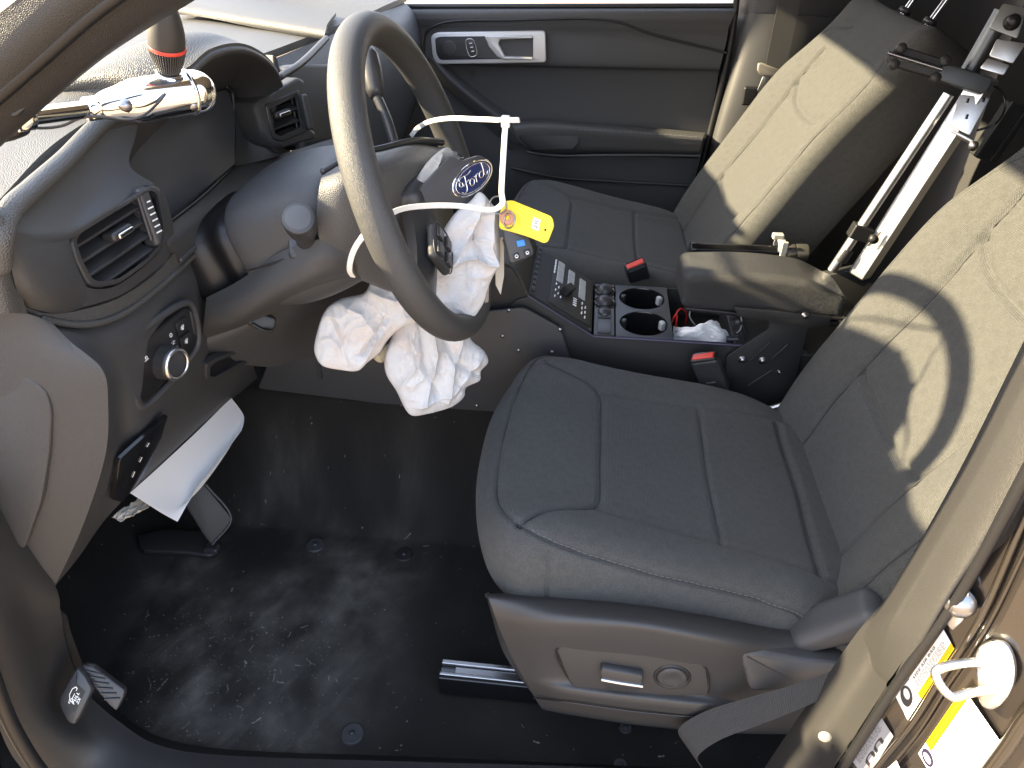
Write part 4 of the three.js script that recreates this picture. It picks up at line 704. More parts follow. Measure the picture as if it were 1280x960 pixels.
// ---------------------------------------------------------------- centre console
const TY = .42;
{
  const con = thing('centre_console', 'black metal equipment console with switch panel, cup holders and tray', 'console', V(-.3, .15, -.38));
  const zN = -.262, zF = -.49, top = plane(V(0, TY, 0), Y);
  // cup holder plate with two round wells
  const cp = px([[768, 356], [833, 359], [843, 425], [771, 419]], top);
  const x0 = (cp[0].x + cp[3].x) / 2, x1 = (cp[1].x + cp[2].x) / 2, zn = (cp[2].z + cp[3].z) / 2, zf = (cp[0].z + cp[1].z) / 2;
  const circ = (cx, cz, r) => { const o = []; for (let k = 0; k < 40; k++) { const a = k / 40 * 2 * Math.PI; o.push(V(cx + r * Math.cos(a), TY, cz + r * Math.sin(a))); } return o; };
  const cx = (x0 + x1) / 2, wz = zn - zf, R = Math.min(wz * .232, (x1 - x0) * .445), c1 = zf + wz * .26, c2 = zf + wz * .745;
  const blueGrey = mat(.035, .037, .040, { roughness: .42, bumpMap: fineT, bumpScale: .0001 });
  const ch = obj('cup_holder', slab(top, [V(x0, TY, zf), V(x1, TY, zf), V(x1, TY, zn), V(x0, TY, zn)], .010, { bevel: .0015, r: .003, holes: [{ pts: circ(cx, c1, R) }, { pts: circ(cx, c2, R) }] }), blueGrey, con);
  for (const c of [c1, c2]) {
    obj('cup_well', lathe(V(cx, TY - .001, c), V(0, -1, 0), [[R, 0], [R * .96, .004], [R * .93, .07], [R * .8, .075], [0, .075]], 40), M.gloss, ch);
    for (const [s, a] of [[1, .45], [-1, .5]]) obj('cup_finger', rbox(V(cx + s * R * .78, TY - .012, c - R * .35), V(s * .9, 0, -.45), Y, V(.45 * s, 0, .9), .010, .018, .012, .003, 2), s > 0 ? mat(.40, .40, .40, { roughness: .35 }) : M.satin, ch);
  }
  // outlet strip
  const po = px([[744, 352], [768, 356], [771, 419], [742, 418]], top), oz = t => mix(po[0].z, po[2].z, t), ox0 = (po[0].x + po[3].x) / 2, ox1 = x0 - .002, oc = (ox0 + ox1) / 2;
  const st = obj('outlet_strip', slab(top, [V(ox0, TY, zf), V(ox1, TY, zf), V(ox1, TY, zn), V(ox0, TY, zn)], .010, { bevel: .0015, r: .003 }), blueGrey, con);
  for (const t of [.10, .34]) {
    const c = V(oc, TY + .001, mix(zf, zn, t + .06));
    const cap = obj('outlet_cap', lathe(c, V(.1, 1, .1), [[0, .014], [.008, .013], [.013, .009], [.0155, .003], [.018, .001], [.0185, 0]], 28), M.satin, st);
    obj('cap_ring', lathe(c.clone().add(V(0, .0005, 0)), Y, [[.0175, 0], [.0195, .001], [.0205, .0025], [.0185, .003]], 28), M.gloss, cap);
  }
  for (const [t0, t1] of [[.54, .70], [.73, .97]]) obj('blank_cover', slab(plane(V(0, TY + .003, 0), Y), [V(ox0 + .007, TY, mix(zf, zn, t0)), V(ox1 - .007, TY, mix(zf, zn, t0)), V(ox1 - .007, TY, mix(zf, zn, t1)), V(ox0 + .007, TY, mix(zf, zn, t1))], .004, { bevel: .001, r: .003 }), M.satin, st);
  { const c = V(oc, TY + .003, mix(zf, zn, .61)); obj('rotary_cap', lathe(c, Y, [[0, .008], [.009, .007], [.012, .002], [.0125, 0]], 24), M.satin, st); }
  // sloping control panel
  const s0 = V(ox0 - .002, TY + .001, 0), upx = P(683, 324, { z: zF }), slopeN = V(.52, .85, 0).normalize();
  const sp = plane(s0, slopeN), len = .135, sd = V(-slopeN.y, slopeN.x, 0);      // direction up the slope
  const sq = (a, z) => V(s0.x, s0.y, z).addScaledVector(sd, a);
  const face = obj('control_panel', slab(sp, [sq(.002, zf + .002), sq(.002, zn - .002), sq(len, zn - .002), sq(len, zf + .002)], .012, { bevel: .002, r: .003, front: .002 }), M.powder, con);
  const inner = obj('siren_controller', slab(sp, [sq(.008, zf + .008), sq(.008, zn - .014), sq(len - .040, zn - .014), sq(len - .040, zf + .008)], .004, { bevel: .001, r: .003, front: .0045 }), mat(.022, .022, .021, { roughness: .5 }), con);
  const key = (a, t, w, d, m = M.white, n = 'key') => obj(n, rbox(sq(a, mix(zf, zn, t)).addScaledVector(slopeN, .0052), sd, slopeN, Z, w, .0028, d, .0008, 2), m, inner);
  const lit = mat(.38, .40, .40, { roughness: .4 });
  for (let k = 0; k < 4; k++) key(.080, .12 + k * .105, .014, .019, lit);
  for (let k = 0; k < 3; k++) key(.056, .17 + k * .105, .014, .019, lit);
  for (let k = 0; k < 3; k++) key(.030, .22 + k * .13, .014, .024, lit);
  for (let k = 0; k < 5; k++) key(.093, .10 + k * .06, .003, .008, M.white, 'key_print');
  for (let k = 0; k < 7; k++) key(.086 - (k % 3) * .006, .55 + k * .04, .002, .006, M.white, 'key_print');
  for (let k = 0; k < 6; k++) key(.028 - (k % 2) * .007, .62 + k * .045, .002, .008, M.white, 'key_print');
  for (let k = 0; k < 4; k++) key(.044, .62 + k * .04, .008, .0016, M.white, 'key_print');
  obj('slide_switch', rbox(sq(.064, mix(zf, zn, .60)).addScaledVector(slopeN, .012), sd.clone().addScaledVector(Z, -.5), slopeN, V().crossVectors(sd.clone().addScaledVector(Z, -.5), slopeN), .016, .016, .030, .002, 2), M.black, inner);
  for (const [a, z] of [[.006, zf + .006], [.006, zn - .006], [len - .006, zf + .006], [len - .006, zn - .006]]) obj('screw', lathe(sq(a, z).addScaledVector(slopeN, .002), slopeN, [[0, .002], [.003, .0015], [.0035, 0]], 14), M.satin, face);
  // cabinet sides
  const tp = sq(len, 0);
  const prof = [V(ox0, TY - .004, zn), V(.02, TY - .004, zn), V(.02, .10, zn), V(-.62, .10, zn), V(-.66, .26, zn), V(tp.x - .02, tp.y - .01, zn), V(tp.x, tp.y - .003, zn)];
  obj('cabinet_side', slab(plane(V(0, 0, zn + .003), Z), prof, .004, { bevel: .001, front: .0 }), M.powder, con);
  obj('cabinet_side', slab(plane(V(0, 0, zf), Z), prof, .004, { bevel: .001, front: .0 }), M.powder, con);
  obj('cabinet_edge', [bar(V(ox0, TY - .002, zn + .004), sq(len, zn + .004), .0022, .0022, 8), bar(V(ox0, TY - .002, zn + .004), V(.0, TY - .002, zn + .004), .002, .002, 8)], mat(.05, .045, .07, { roughness: .3 }), con);
  // upright plate in front of the controls
  const up = plane(sq(len, 0), V(.55, .55, .62));
  obj('upright_box', surf([[sq(len - .002, zf), sq(len - .002, zn)], [sq(len - .002, zf).add(V(-.03, .055, .0)), sq(len - .002, zn).add(V(-.03, .05, -.005))], [sq(len, zf).add(V(-.10, .08, 0)), sq(len, zn).add(V(-.10, .075, 0))]], 10, 14, .004), mat(.030, .031, .028, { roughness: .6 }), con);
  obj('upright_side', slab(plane(V(0, 0, zn - .001), Z), [sq(len, zn), sq(len - .002, zn).add(V(-.03, .048, 0)), sq(len, zn).add(V(-.10, .072, 0)), V(-.70, .42, zn), V(-.70, .28, zn), V(-.60, .25, zn)], .004, { bevel: .001 }), M.powder, con);
  { const gs = []; for (let k = 0; k < 9; k++) gs.push(rbox(sq(len - .004, mix(zf, zn, .08 + k * .105)).addScaledVector(slopeN, .008), Z, sd, slopeN, .014, .006, .004, .001, 1)); obj('hinge', gs, M.satin, con); }
  // tray behind the cup holders
  const tx1 = P(928, 400, { y: TY }).x;
  const tray = new THREE.Group(); tray.name = 'tray'; con.add(tray); tray.position.copy(V(x1 + .05, TY - .06, -.38).sub(con.position)); tray.updateMatrixWorld();
  obj('tray_floor', abox(x1 + .002, tx1, TY - .062, TY - .058, zf, zn, .001), M.black, tray);
  obj('tray_wall', abox(x1 + .002, tx1, TY - .058, TY - .001, zf - .001, zf + .002, .001), M.powder, tray);
  obj('tray_wall', abox(tx1 - .002, tx1 + .001, TY - .058, TY - .001, zf + .003, zn - .002, .001), M.powder, tray);
  obj('tray_rail', bar(V(x0, TY - .003, zn + .001), V(tx1, TY - .003, zn + .001), .0032, .0032, 10), mat(.03, .028, .06, { roughness: .25 }), tray);
  // rear plate and armrest bracket, near side
  const bz = -.252, pb = plane(V(0, 0, bz), Z);
  const br = obj('armrest_bracket', slab(pb, px([[918, 384], [1040, 396], [1036, 408], [1010, 410], [985, 520], [960, 530], [905, 480], [908, 446], [960, 412], [962, 402], [922, 396]], pb), .005, { bevel: .0012, r: .004 }), M.powder, con);
  for (const [a, b, r] of [[1006, 394, .006], [928, 449, .007], [953, 450, .007], [974, 464, .004]]) { const bo = obj('bolt', lathe(P(a, b, pb).addScaledVector(Z, .0005), Z, [[0, .006], [r * .55, .006], [r * .6, .003], [r, .0025], [r * 1.05, 0]], 18), M.steel, br); obj('bolt_socket', lathe(P(a, b, pb).addScaledVector(Z, .0062), Z, [[0, .0004], [r * .3, .0003], [r * .32, 0]], 6), M.black, bo); }
  for (const [a, b, c, d] of [[938, 450, 962, 428], [965, 448, 985, 430], [935, 482, 965, 462]]) obj('bracket_slot', bar(P(a, b, pb).addScaledVector(Z, .001), P(c, d, pb).addScaledVector(Z, .001), .0022, .0022, 6), M.black, br);
  obj('rear_box', abox(P(925, 420, pb).x, .10, .16, TY - .01, zf + .01, bz - .008, .004), M.powder, con);
  obj('bracket_flange', slab(plane(V(0, .478, 0), Y), [V(-.11, .478, -.27), V(.07, .478, -.27), V(.07, .478, -.36), V(-.11, .478, -.36)], .004, { bevel: .001 }), M.powder, con);
  // wires in the tray
  obj('wire', tube([V(x1 + .005, TY - .03, -.37), V(x1 + .02, TY - .005, -.385), V(x1 + .035, TY - .02, -.40), V(x1 + .04, TY - .05, -.41)], .0016, 24, 6), mat(.5, .02, .015, { roughness: .4 }), con);
  obj('wire', tube([V(x1 + .007, TY - .01, -.36), V(x1 + .012, TY - .003, -.36), V(x1 + .013, TY - .04, -.355)], .0018, 20, 6), mat(.5, .02, .015, { roughness: .4 }), con);
  obj('cable', tube(W3([[863, 363, 'y', .43], [865, 380, 'y', .42], [862, 395, 'y', .40], [870, 408, 'y', .38]]), .0014, 24, 6), mat(.35, .35, .34, { roughness: .5 }), con);
  obj('cable', tube(W3([[918, 384, 'z', -.30], [926, 395, 'z', -.30], [925, 412, 'z', -.31], [914, 420, 'z', -.33]]), .0014, 24, 6), mat(.35, .35, .34, { roughness: .5 }), con);
  obj('plug', lathe(P(921, 402, { z: -.31 }), V(.2, .6, .7), [[0, .012], [.008, .010], [.010, 0], [.008, -.008], [0, -.01]], 16), M.satin, con);
  obj('plug', bar(P(908, 424, { z: -.30 }), P(922, 424, { z: -.30 }), .006, .008, 14), M.satin, con);
  // big flat side panel between console and dashboard, over the tunnel
  const zp = -.245, pp = plane(V(0, 0, zp), Z);
  obj('tunnel_panel', slab(pp, px([[322, 486], [345, 430], [420, 400], [560, 395], [655, 385], [700, 410], [720, 470], [690, 545], [520, 512], [440, 500]], pp), .006, { bevel: .0015, r: .01 }), M.trim, con);
  for (const [a, b] of [[596, 507], [636, 388], [628, 420], [648, 438], [690, 440], [700, 412]]) obj('rivet', lathe(P(a, b, { z: zp + .001 }), Z, [[0, .0025], [.003, .002], [.0035, 0]], 12), M.steel, con);
}
// padded armrest on its bracket
{
  const a = thing('padded_armrest', 'black grained armrest pad on a metal bracket between the seats', 'armrest', V(-.08, .47, -.31));
  const L = .275, Wd = .105, H = .062;
  const ctr = V(-.068, .505, -.318), t1 = rad(-3), yawA = rad(2);
  const g = softBox(L, H, Wd, .014, 70, 16, 30, q => {
    const u = (q.x + L / 2) / L; q.z *= 1 - .10 * u; const up = step(-.02, .028, q.y); q.y += (.012 * Math.sin(u * Math.PI) - .018 * step(.7, 1, u)) * up;
    const c = Math.cos(yawA), s = Math.sin(yawA), X1 = q.x * c + q.z * s, Z1 = -q.x * s + q.z * c; q.set(ctr.x + X1, ctr.y + q.y + X1 * Math.tan(t1), ctr.z + Z1);
  });
  obj('pad', g, mat(.030, .030, .030, { roughness: .42, bumpMap: grainT, bumpScale: .0008 }), a);
  obj('base_plate', rbox(V(ctr.x + .005, ctr.y - .034, ctr.z), V(1, Math.tan(t1), 0), Y, Z, L * .96, .008, Wd * .92, .003, 2), M.black, a);
}
// crumpled paper napkin in the tray
M.paper = mat(.80, .80, .80, { roughness: .85 });
function crumple(rows, nu, nv, amp, freq, sd, t = .0006) { return surf(rows, nu, nv, t, false, (q, u, v) => { const r = Math.abs(fbm(u * freq + sd, v * freq + sd, sd, 3) - .45) * 2; q.y += amp * (r - .35); q.z += amp * .6 * (fbm(u * freq, v * freq + 9, sd + 3, 2) - .5); }); }
{
  const y = .395, g = crumple([W3([[842, 406, 'y', y], [862, 408, 'y', y + .012], [884, 401, 'y', y + .028], [896, 402, 'y', y + .022], [903, 412, 'y', y + .006]]), W3([[842, 416, 'y', y], [866, 414, 'y', y + .018], [886, 410, 'y', y + .018], [902, 414, 'y', y + .014], [915, 420, 'y', y]]), W3([[843, 428, 'y', y - .012], [866, 428, 'y', y - .006], [890, 428, 'y', y], [908, 430, 'y', y - .004], [920, 431, 'y', y - .012]])], 60, 40, .012, 5, 4);
  tag(obj('paper_napkin', g, M.paper), 'crumpled white paper napkin lying in the console tray', 'napkin');
}
// baton beside the armrest, held by a grey clip
{
  const A = P(862, 312, { y: .50 }), B = P(1012, 316, { y: .50 }), d = B.clone().sub(A).normalize();
  const t = thing('flashlight', 'black flashlight lying behind the armrest pad in a grey clip', 'flashlight', A.clone().lerp(B, .5));
  obj('barrel', lathe(A, d, [[0, 0], [.013, 0], [.0145, .002], [.0145, .016], [.0125, .020], [.0125, .17], [.0135, .172], [.0135, .176]], 28), M.gloss, t);
  obj('head', lathe(A.clone().addScaledVector(d, .176), d, [[.0135, 0], [.016, .006], [.016, .018], [.0148, .019], [.0148, .022], [.0165, .023], [.0165, .042], [.015, .044], [0, .044]], 28), mat(.05, .048, .042, { roughness: .35 }), t);
  const c = P(974, 310, { y: .505 });
  const clip = mat(.36, .36, .33, { roughness: .55 });
  obj('clip', [lathe(c.clone().addScaledVector(d, -.007), d, [[.0165, 0], [.0185, 0], [.0185, .014], [.0165, .014], [.0165, 0]], 24), rbox(c.clone().add(V(-.006, .022, -.004)), d, Y, Z, .020, .010, .014, .002, 2), rbox(c.clone().add(V(.004, .004, .019)), d, Y, Z, .012, .034, .006, .002, 2)], clip, t);
}
// ---------------------------------------------------------------- weapon rack between the seats
{
  const z = -.40, r = thing('gun_rack', 'silver upright rack with clamp lock between the seats', 'rack', P(1052, 335, { z }));
  const pz = (a, b, dz = 0) => P(a, b, { z: z + dz });
  const dir = pz(1225, 95).sub(pz(1075, 330)).normalize(), side = V().crossVectors(dir, Z).normalize();
  const a0 = pz(1076, 345), a1 = pz(1232, 95);
  const mid = a0.clone().lerp(a1, .5);
  obj('square_post', rbox(mid, side.clone().applyAxisAngle(dir, -.75), dir, Z, .030, a0.distanceTo(a1), .036, .003, 2), M.alu, r);

  obj('round_bar', bar(pz(1040, 338), pz(1186, 118), .0085, .0085, 20), M.alu, r);
  obj('upper_bar', bar(pz(1208, 96), pz(1255, 14), .0135, .0135, 20), mat(.08, .085, .09, { roughness: .3, metalness: .6 }), r);
  obj('bar_clamp', [rbox(pz(1075, 290), side, dir, Z, .034, .026, .022, .003, 2), bar(pz(1060, 312), pz(1050, 326), .011, .011, 16)], M.black, r);
  { const c = pz(1090, 296, .02); obj('clamp_knob', lathe(c, Z, [[0, .016], [.007, .015], [.0085, .008], [.005, .006], [.005, 0]], 18), M.black, r); obj('knob_bar', bar(pz(1085, 306, .02), pz(1101, 290, .02), .0018, .0018, 8), M.black, r); }
  // lock: body, jaw with teeth
  const pl = plane(pz(1170, 92, .03), V(-.25, .25, .93));
  obj('lock_body', slab(pl, px([[1176, 82], [1186, 80], [1242, 97], [1236, 112], [1228, 118], [1172, 100]], pl), .030, { bevel: .002, r: .003 }), mat(.045, .05, .055, { roughness: .4, metalness: .3 }), r);
  const jaw = obj('lock_jaw', slab(pl, px([[1112, 66], [1126, 56], [1182, 74], [1186, 84], [1172, 98], [1114, 82], [1108, 74]], pl), .020, { bevel: .002, r: .004, front: -.004, holes: [{ pts: px([[1116, 70], [1126, 66], [1174, 82], [1170, 90], [1116, 76]], pl), r: .001 }] }), M.powder, r);
  { const A = P(1110, 66, pl), B = P(1178, 87, pl), gs = []; const d = B.clone().sub(A), n = 34; gs.push(bar(A, B, .0026, .0026, 8)); for (let k = 0; k < n; k++) { const c = A.clone().addScaledVector(d, (k + .5) / n); gs.push(bar(c, c.clone().addScaledVector(d, .4 / n), .0042, .0028, 8)); } obj('toothed_rod', gs, M.steel, r); }
  for (const [a, b] of [[1127, 60], [1182, 76], [1170, 97], [1118, 80]]) obj('jaw_roller', lathe(P(a, b, pl).addScaledVector(pl.n, -.018), pl.n, [[0, .022], [.006, .021], [.0075, .018], [.0075, 0], [0, 0]], 16), M.powder, r);
  // brackets
  const p2 = plane(pz(1215, 140, .025), V(-.3, .35, .88));
  const bk = obj('angle_bracket', slab(p2, px([[1200, 118], [1238, 122], [1212, 170], [1186, 156]], p2), .004, { bevel: .001, r: .004 }), M.alu, r);
  for (const [a, b] of [[1209, 126], [1229, 125], [1208, 146]]) obj('bracket_hole', bar(P(a - .6, b + 3, p2).addScaledVector(p2.n, .0004), P(a + 1.4, b - 3, p2).addScaledVector(p2.n, .0004), .0022, .0022, 8), M.gloss, bk);
  obj('bracket_foot', rbox(P(1200, 166, p2).add(V(.01, -.01, -.012)), P(1212, 170, p2).sub(P(1186, 156, p2)), p2.n, V().crossVectors(P(1212, 170, p2).sub(P(1186, 156, p2)), p2.n), .04, .03, .004, .001, 1), M.alu, r);
  obj('bolt', lathe(P(1217, 180, p2), V(-.2, -.5, .8), [[0, .01], [.006, .009], [.007, .004], [.007, 0]], 8), M.steel, r);
  const p3 = plane(pz(1260, 35, .03), V(-.3, .35, .88));
  obj('top_bracket', slab(p3, px([[1254, 4], [1285, 10], [1272, 48], [1236, 35]], p3), .004, { bevel: .001, r: .003 }), mat(.30, .31, .30, { roughness: .45, metalness: .8 }), r);
  obj('top_knob', lathe(P(1264, 29, p3), p3.n, [[.010, 0], [.011, .004], [.007, .008], [.008, .010], [.009, .016], [.006, .020], [0, .021]], 20), M.black, r);
  obj('side_plate', slab(p3, px([[1248, 46], [1285, 52], [1268, 78], [1238, 68]], p3), .003, { bevel: .001, r: .003, front: -.01 }), M.alu, r);
  obj('side_plate', slab(p3, px([[1236, 71], [1264, 80], [1256, 93], [1226, 84]], p3), .003, { bevel: .001, r: .003, front: -.008 }), M.alu, r);
  obj('cable', tube(W3([[1238, 105, 'z', -.40], [1252, 115, 'z', -.38], [1256, 135, 'z', -.37], [1244, 155, 'z', -.38], [1222, 163, 'z', -.385]]), .0018, 40, 6), M.gloss, r);
  const t2 = z => P(1255, 165, { z });
  obj('mount_rail', [rbox(pz(1250, 165, -.03), side, dir, Z, .035, .09, .03, .003, 2), rbox(pz(1262, 168, -.012), side, dir, Z, .006, .09, .006, .001, 1), rbox(pz(1244, 162, -.012), side, dir, Z, .006, .09, .006, .001, 1)], M.powder, r);
  obj('base_plate', slab(plane(pz(1060, 350), Z), [pz(1030, 345), pz(1100, 330), pz(1090, 420), pz(1020, 440)], .02, { bevel: .002, r: .004 }), M.powder, r);
}
// ---------------------------------------------------------------- deployed airbag, hanging out of the wheel
M.airbag = mat(.64, .645, .65, { roughness: .8, sheen: .2, sheenRoughness: .5, map: dataTex(256, (u, v) => { const s = step(.50, .72, fbm(u * 5 + 2, v * 5 + 7)), k = .94 + .06 * hash(u * 256, v * 256); return [k, k * (1 - .035 * s), k * (1 - .06 * s)]; }, .16, true), bumpMap: dataTex(256, (u, v) => .5 + .25 * Math.sin(u * 2 * Math.PI * 64) + .25 * Math.sin(v * 2 * Math.PI * 64), .06), bumpScale: .00008, transmission: 0 });
function lobe(outline, pl, thick, folds, sd, cpx) {
  const F = frame(pl), to2 = q => { const d = q.clone().sub(F.o); return V(d.dot(F.u), d.dot(F.v), 0); };
  const c2 = new THREE.CatmullRomCurve3(px(outline, pl).map(to2), true, 'centripetal', .5), c = to2(P(...cpx, pl));
  const fl = folds.map(f => ({ p: px(f.p, pl).map(to2).map(v => [v.x, v.y]), a: f.a, w: f.w }));
  const nr = 110, na = 300, pos = [], idx = [], bd = c2.getSpacedPoints(na);
  for (const s of [1, -1]) for (let j = 0; j <= nr; j++) for (let i = 0; i < na; i++) {
    const r = j / nr, b = bd[i], x = c.x + (b.x - c.x) * r, y = c.y + (b.y - c.y) * r;
    const env = Math.pow(Math.max(0, 1 - r * r), .42);
    let h = thick * env;
    if (r < 1) {
      const wx = x + .012 * (fbm(x * 22, y * 22, sd, 2) - .5), wy = y + .012 * (fbm(x * 22 + 9, y * 22, sd, 2) - .5);
      const rg = 1 - Math.abs(2 * fbm(wx * 16 + sd, wy * 16, sd + s, 3) - .95), rf = 1 - Math.abs(2 * fbm(wx * 44 + sd, wy * 44, sd + 5, 2) - .75);
      const r3 = 1 - Math.abs(2 * fbm(wx * 95 + sd, wy * 70, sd + 8, 2) - .75);
      h += Math.min(1, env * 1.4) * (thick * .40 * (Math.pow(Math.max(0, rg), 3) - .4) + .0034 * (Math.pow(Math.max(0, rf), 4) - .4) + .0016 * (Math.pow(Math.max(0, r3), 3) - .4));
      if (s > 0) for (const f of fl) { const d = segDist(f.p, wx, wy); h += Math.min(1, env * 1.3) * f.a * Math.exp(-d / f.w); }
    }
    const q = F.o.clone().addScaledVector(F.u, x).addScaledVector(F.v, y).addScaledVector(F.n, s * Math.max(h, -.4 * thick + .0005)); pos.push(q.x, q.y, q.z);
  }
  const N = (nr + 1) * na;
  for (const s of [0, 1]) for (let j = 0; j < nr; j++) for (let i = 0; i < na; i++) { const a = s * N + j * na + i, b = s * N + j * na + (i + 1) % na, cc = a + na, d = b + na; s ? idx.push(a, b, cc, b, d, cc) : idx.push(a, cc, b, b, cc, d); }
  let g = new THREE.BufferGeometry(); g.setAttribute('position', new THREE.Float32BufferAttribute(pos, 3)); g.setIndex(idx); g = mergeVertices(g, 2e-5); g.computeVertexNormals(); return g;
}
{
  const air = thing('deployed_airbag', 'limp white deployed airbag hanging crumpled through the steering wheel', 'airbag', V(-.56, .6, 0));
  const pA = plane(P(470, 410, { z: .01 }), V(.25, .28, .93)), pB = plane(P(545, 450, { z: -.03 }), V(.35, .22, .9)), pC = plane(P(590, 310, { z: .035 }), V(.45, .25, .85));
  obj('left_fold', lobe([[515, 340], [490, 338], [466, 350], [455, 366], [425, 374], [408, 386], [396, 416], [393, 440], [402, 456], [424, 462], [447, 463], [460, 452], [474, 441], [487, 422], [505, 408], [545, 396], [575, 378], [580, 350], [560, 330], [535, 330]], pA, .016, [{ p: [[420, 376], [450, 390], [470, 420], [455, 455]], a: .008, w: .008 }, { p: [[460, 362], [490, 372], [530, 360]], a: .010, w: .006 }, { p: [[410, 400], [425, 430], [430, 458]], a: -.006, w: .006 }, { p: [[478, 396], [450, 440]], a: -.010, w: .005 }], 3, [468, 402]), M.airbag, air);
  obj('hanging_fold', lobe([[500, 372], [494, 398], [490, 420], [481, 445], [482, 466], [495, 488], [513, 518], [532, 517], [566, 507], [580, 494], [582, 484], [600, 474], [601, 463], [610, 452], [606, 440], [590, 426], [584, 414], [570, 396], [548, 376], [522, 366]], pB, .020, [{ p: [[505, 420], [512, 455], [498, 480]], a: .010, w: .008 }, { p: [[535, 400], [540, 440], [528, 500]], a: .014, w: .007 }, { p: [[520, 400], [524, 450], [540, 490]], a: -.012, w: .005 }, { p: [[575, 420], [560, 460], [555, 500]], a: .010, w: .006 }, { p: [[550, 425], [565, 450], [600, 470]], a: -.012, w: .005 }, { p: [[600, 445], [560, 488], [520, 505]], a: .006, w: .005 }], 11, [538, 442]), M.airbag, air);
  obj('upper_fold', lobe([[600, 240], [590, 250], [570, 266], [552, 292], [536, 318], [532, 346], [546, 374], [566, 394], [588, 398], [602, 382], [612, 352], [622, 330], [624, 306], [622, 282], [620, 262], [612, 252]], pC, .015, [{ p: [[602, 246], [585, 290], [556, 330]], a: .010, w: .007 }, { p: [[612, 262], [606, 310], [614, 330]], a: .010, w: .007 }, { p: [[600, 262], [590, 300], [600, 320]], a: -.012, w: .006 }, { p: [[565, 325], [585, 322], [600, 330], [612, 330]], a: .012, w: .005 }, { p: [[580, 330], [582, 360]], a: -.008, w: .005 }], 23, [588, 312]), M.airbag, air);
  obj('middle_fold', lobe([[524, 346], [540, 318], [566, 306], [592, 318], [606, 346], [604, 376], [596, 404], [574, 420], [548, 418], [524, 400], [516, 372]], plane(P(562, 362, { z: -.035 }), V(.35, .22, .9)), .016, [{ p: [[545, 320], [552, 370], [560, 415]], a: .010, w: .006 }, { p: [[585, 330], [580, 380]], a: -.010, w: .006 }], 17, [562, 364]), M.airbag, air);
  obj('torn_liner', lobe([[466, 446], [474, 440], [486, 430], [492, 436], [484, 450], [474, 453]], plane(P(478, 444, { z: -.02 }), V(.3, .25, .9)), .006, [], 5, [478, 443]), mat(.42, .36, .24, { roughness: .8 }), air);
  obj('inner_liner', lobe([[510, 248], [518, 228], [532, 206], [548, 190], [560, 184], [566, 192], [556, 206], [538, 228], [524, 246], [514, 254]], plane(P(588, 223, { z: .0 }).add(V(-.008, -.004, -.009)), V(.62, .30, .72)), .004, [{ p: [[520, 240], [550, 198]], a: .006, w: .003 }], 9, [535, 218]), mat(.34, .34, .33, { roughness: .75 }), air);
  { const c = P(583, 294, pC).addScaledVector(pC.n, .0135), t = new THREE.TorusGeometry(.0052, .0008, 6, 24); t.applyMatrix4(new THREE.Matrix4().makeBasis(frame(pC).u, frame(pC).v, pC.n)); t.translate(c.x, c.y, c.z); obj('vent_stitching', t, mat(.25, .27, .3), air); }
}
// strap: a flat white cable tie looped through wheel and keys
function strap(pts, w, t, nrm) {
  const c = new THREE.CatmullRomCurve3(pts, false, 'centripetal'), n = pts.length * 12, pos = [], idx = [];
  for (let i = 0; i <= n; i++) { const q = c.getPointAt(i / n), d = c.getTangentAt(i / n), s = V().crossVectors(d, nrm).normalize(), m = V().crossVectors(s, d).normalize(); for (const [a, b] of [[-1, -.5], [-1, .5], [-.7, 1], [.7, 1], [1, .5], [1, -.5], [.7, -1], [-.7, -1]]) { const k = q.clone().addScaledVector(s, a * w / 2).addScaledVector(m, b * t / 2); pos.push(k.x, k.y, k.z); } }
  for (let i = 0; i < n; i++) for (let j = 0; j < 8; j++) { const a = i * 8 + j, b = i * 8 + (j + 1) % 8; idx.push(a, a + 8, b, b, a + 8, b + 8); }
  const g = new THREE.BufferGeometry(); g.setAttribute('position', new THREE.Float32BufferAttribute(pos, 3)); g.setIndex(idx); g.computeVertexNormals(); return toCreasedNormals(g, .6);
}
{
  const t = thing('cable_tie', 'white plastic cable tie looped round the steering wheel and keys', 'cable tie', P(632, 150, { z: -.02 }));
  const tieM = mat(.82, .81, .78, { roughness: .4 });
  obj('strap', strap([P(441, 346, { z: .118 }), P(437, 338, { z: .13 }), P(441, 316, { z: .142 }), P(455, 294, { z: .15 }), P(478, 274, { z: .135 }), P(500, 262, { z: .115 }), P(540, 257, { z: .09 }), P(580, 258, { z: .075 }), P(606, 262, { z: .066 }), P(620, 261, { z: .06 }), P(628, 254, { z: .056 }), P(627, 240, { z: .052 }), P(629, 200, { z: .035 }), P(632, 151, { z: .02 })], .0062, .0016, Z), tieM, t);
  obj('strap', strap([P(514, 170, { z: -.145 }), P(520, 162, { z: -.14 }), P(534, 153, { z: -.12 }), P(560, 148, { z: -.085 }), P(600, 149, { z: -.03 }), P(630, 150, { z: .015 }), P(649, 150, { z: .03 })], .0058, .0016, Z), tieM, t);
  obj('locking_head', rbox(P(632, 152, { z: .02 }), X, Y, Z, .010, .013, .008, .002, 2), tieM, t);
}
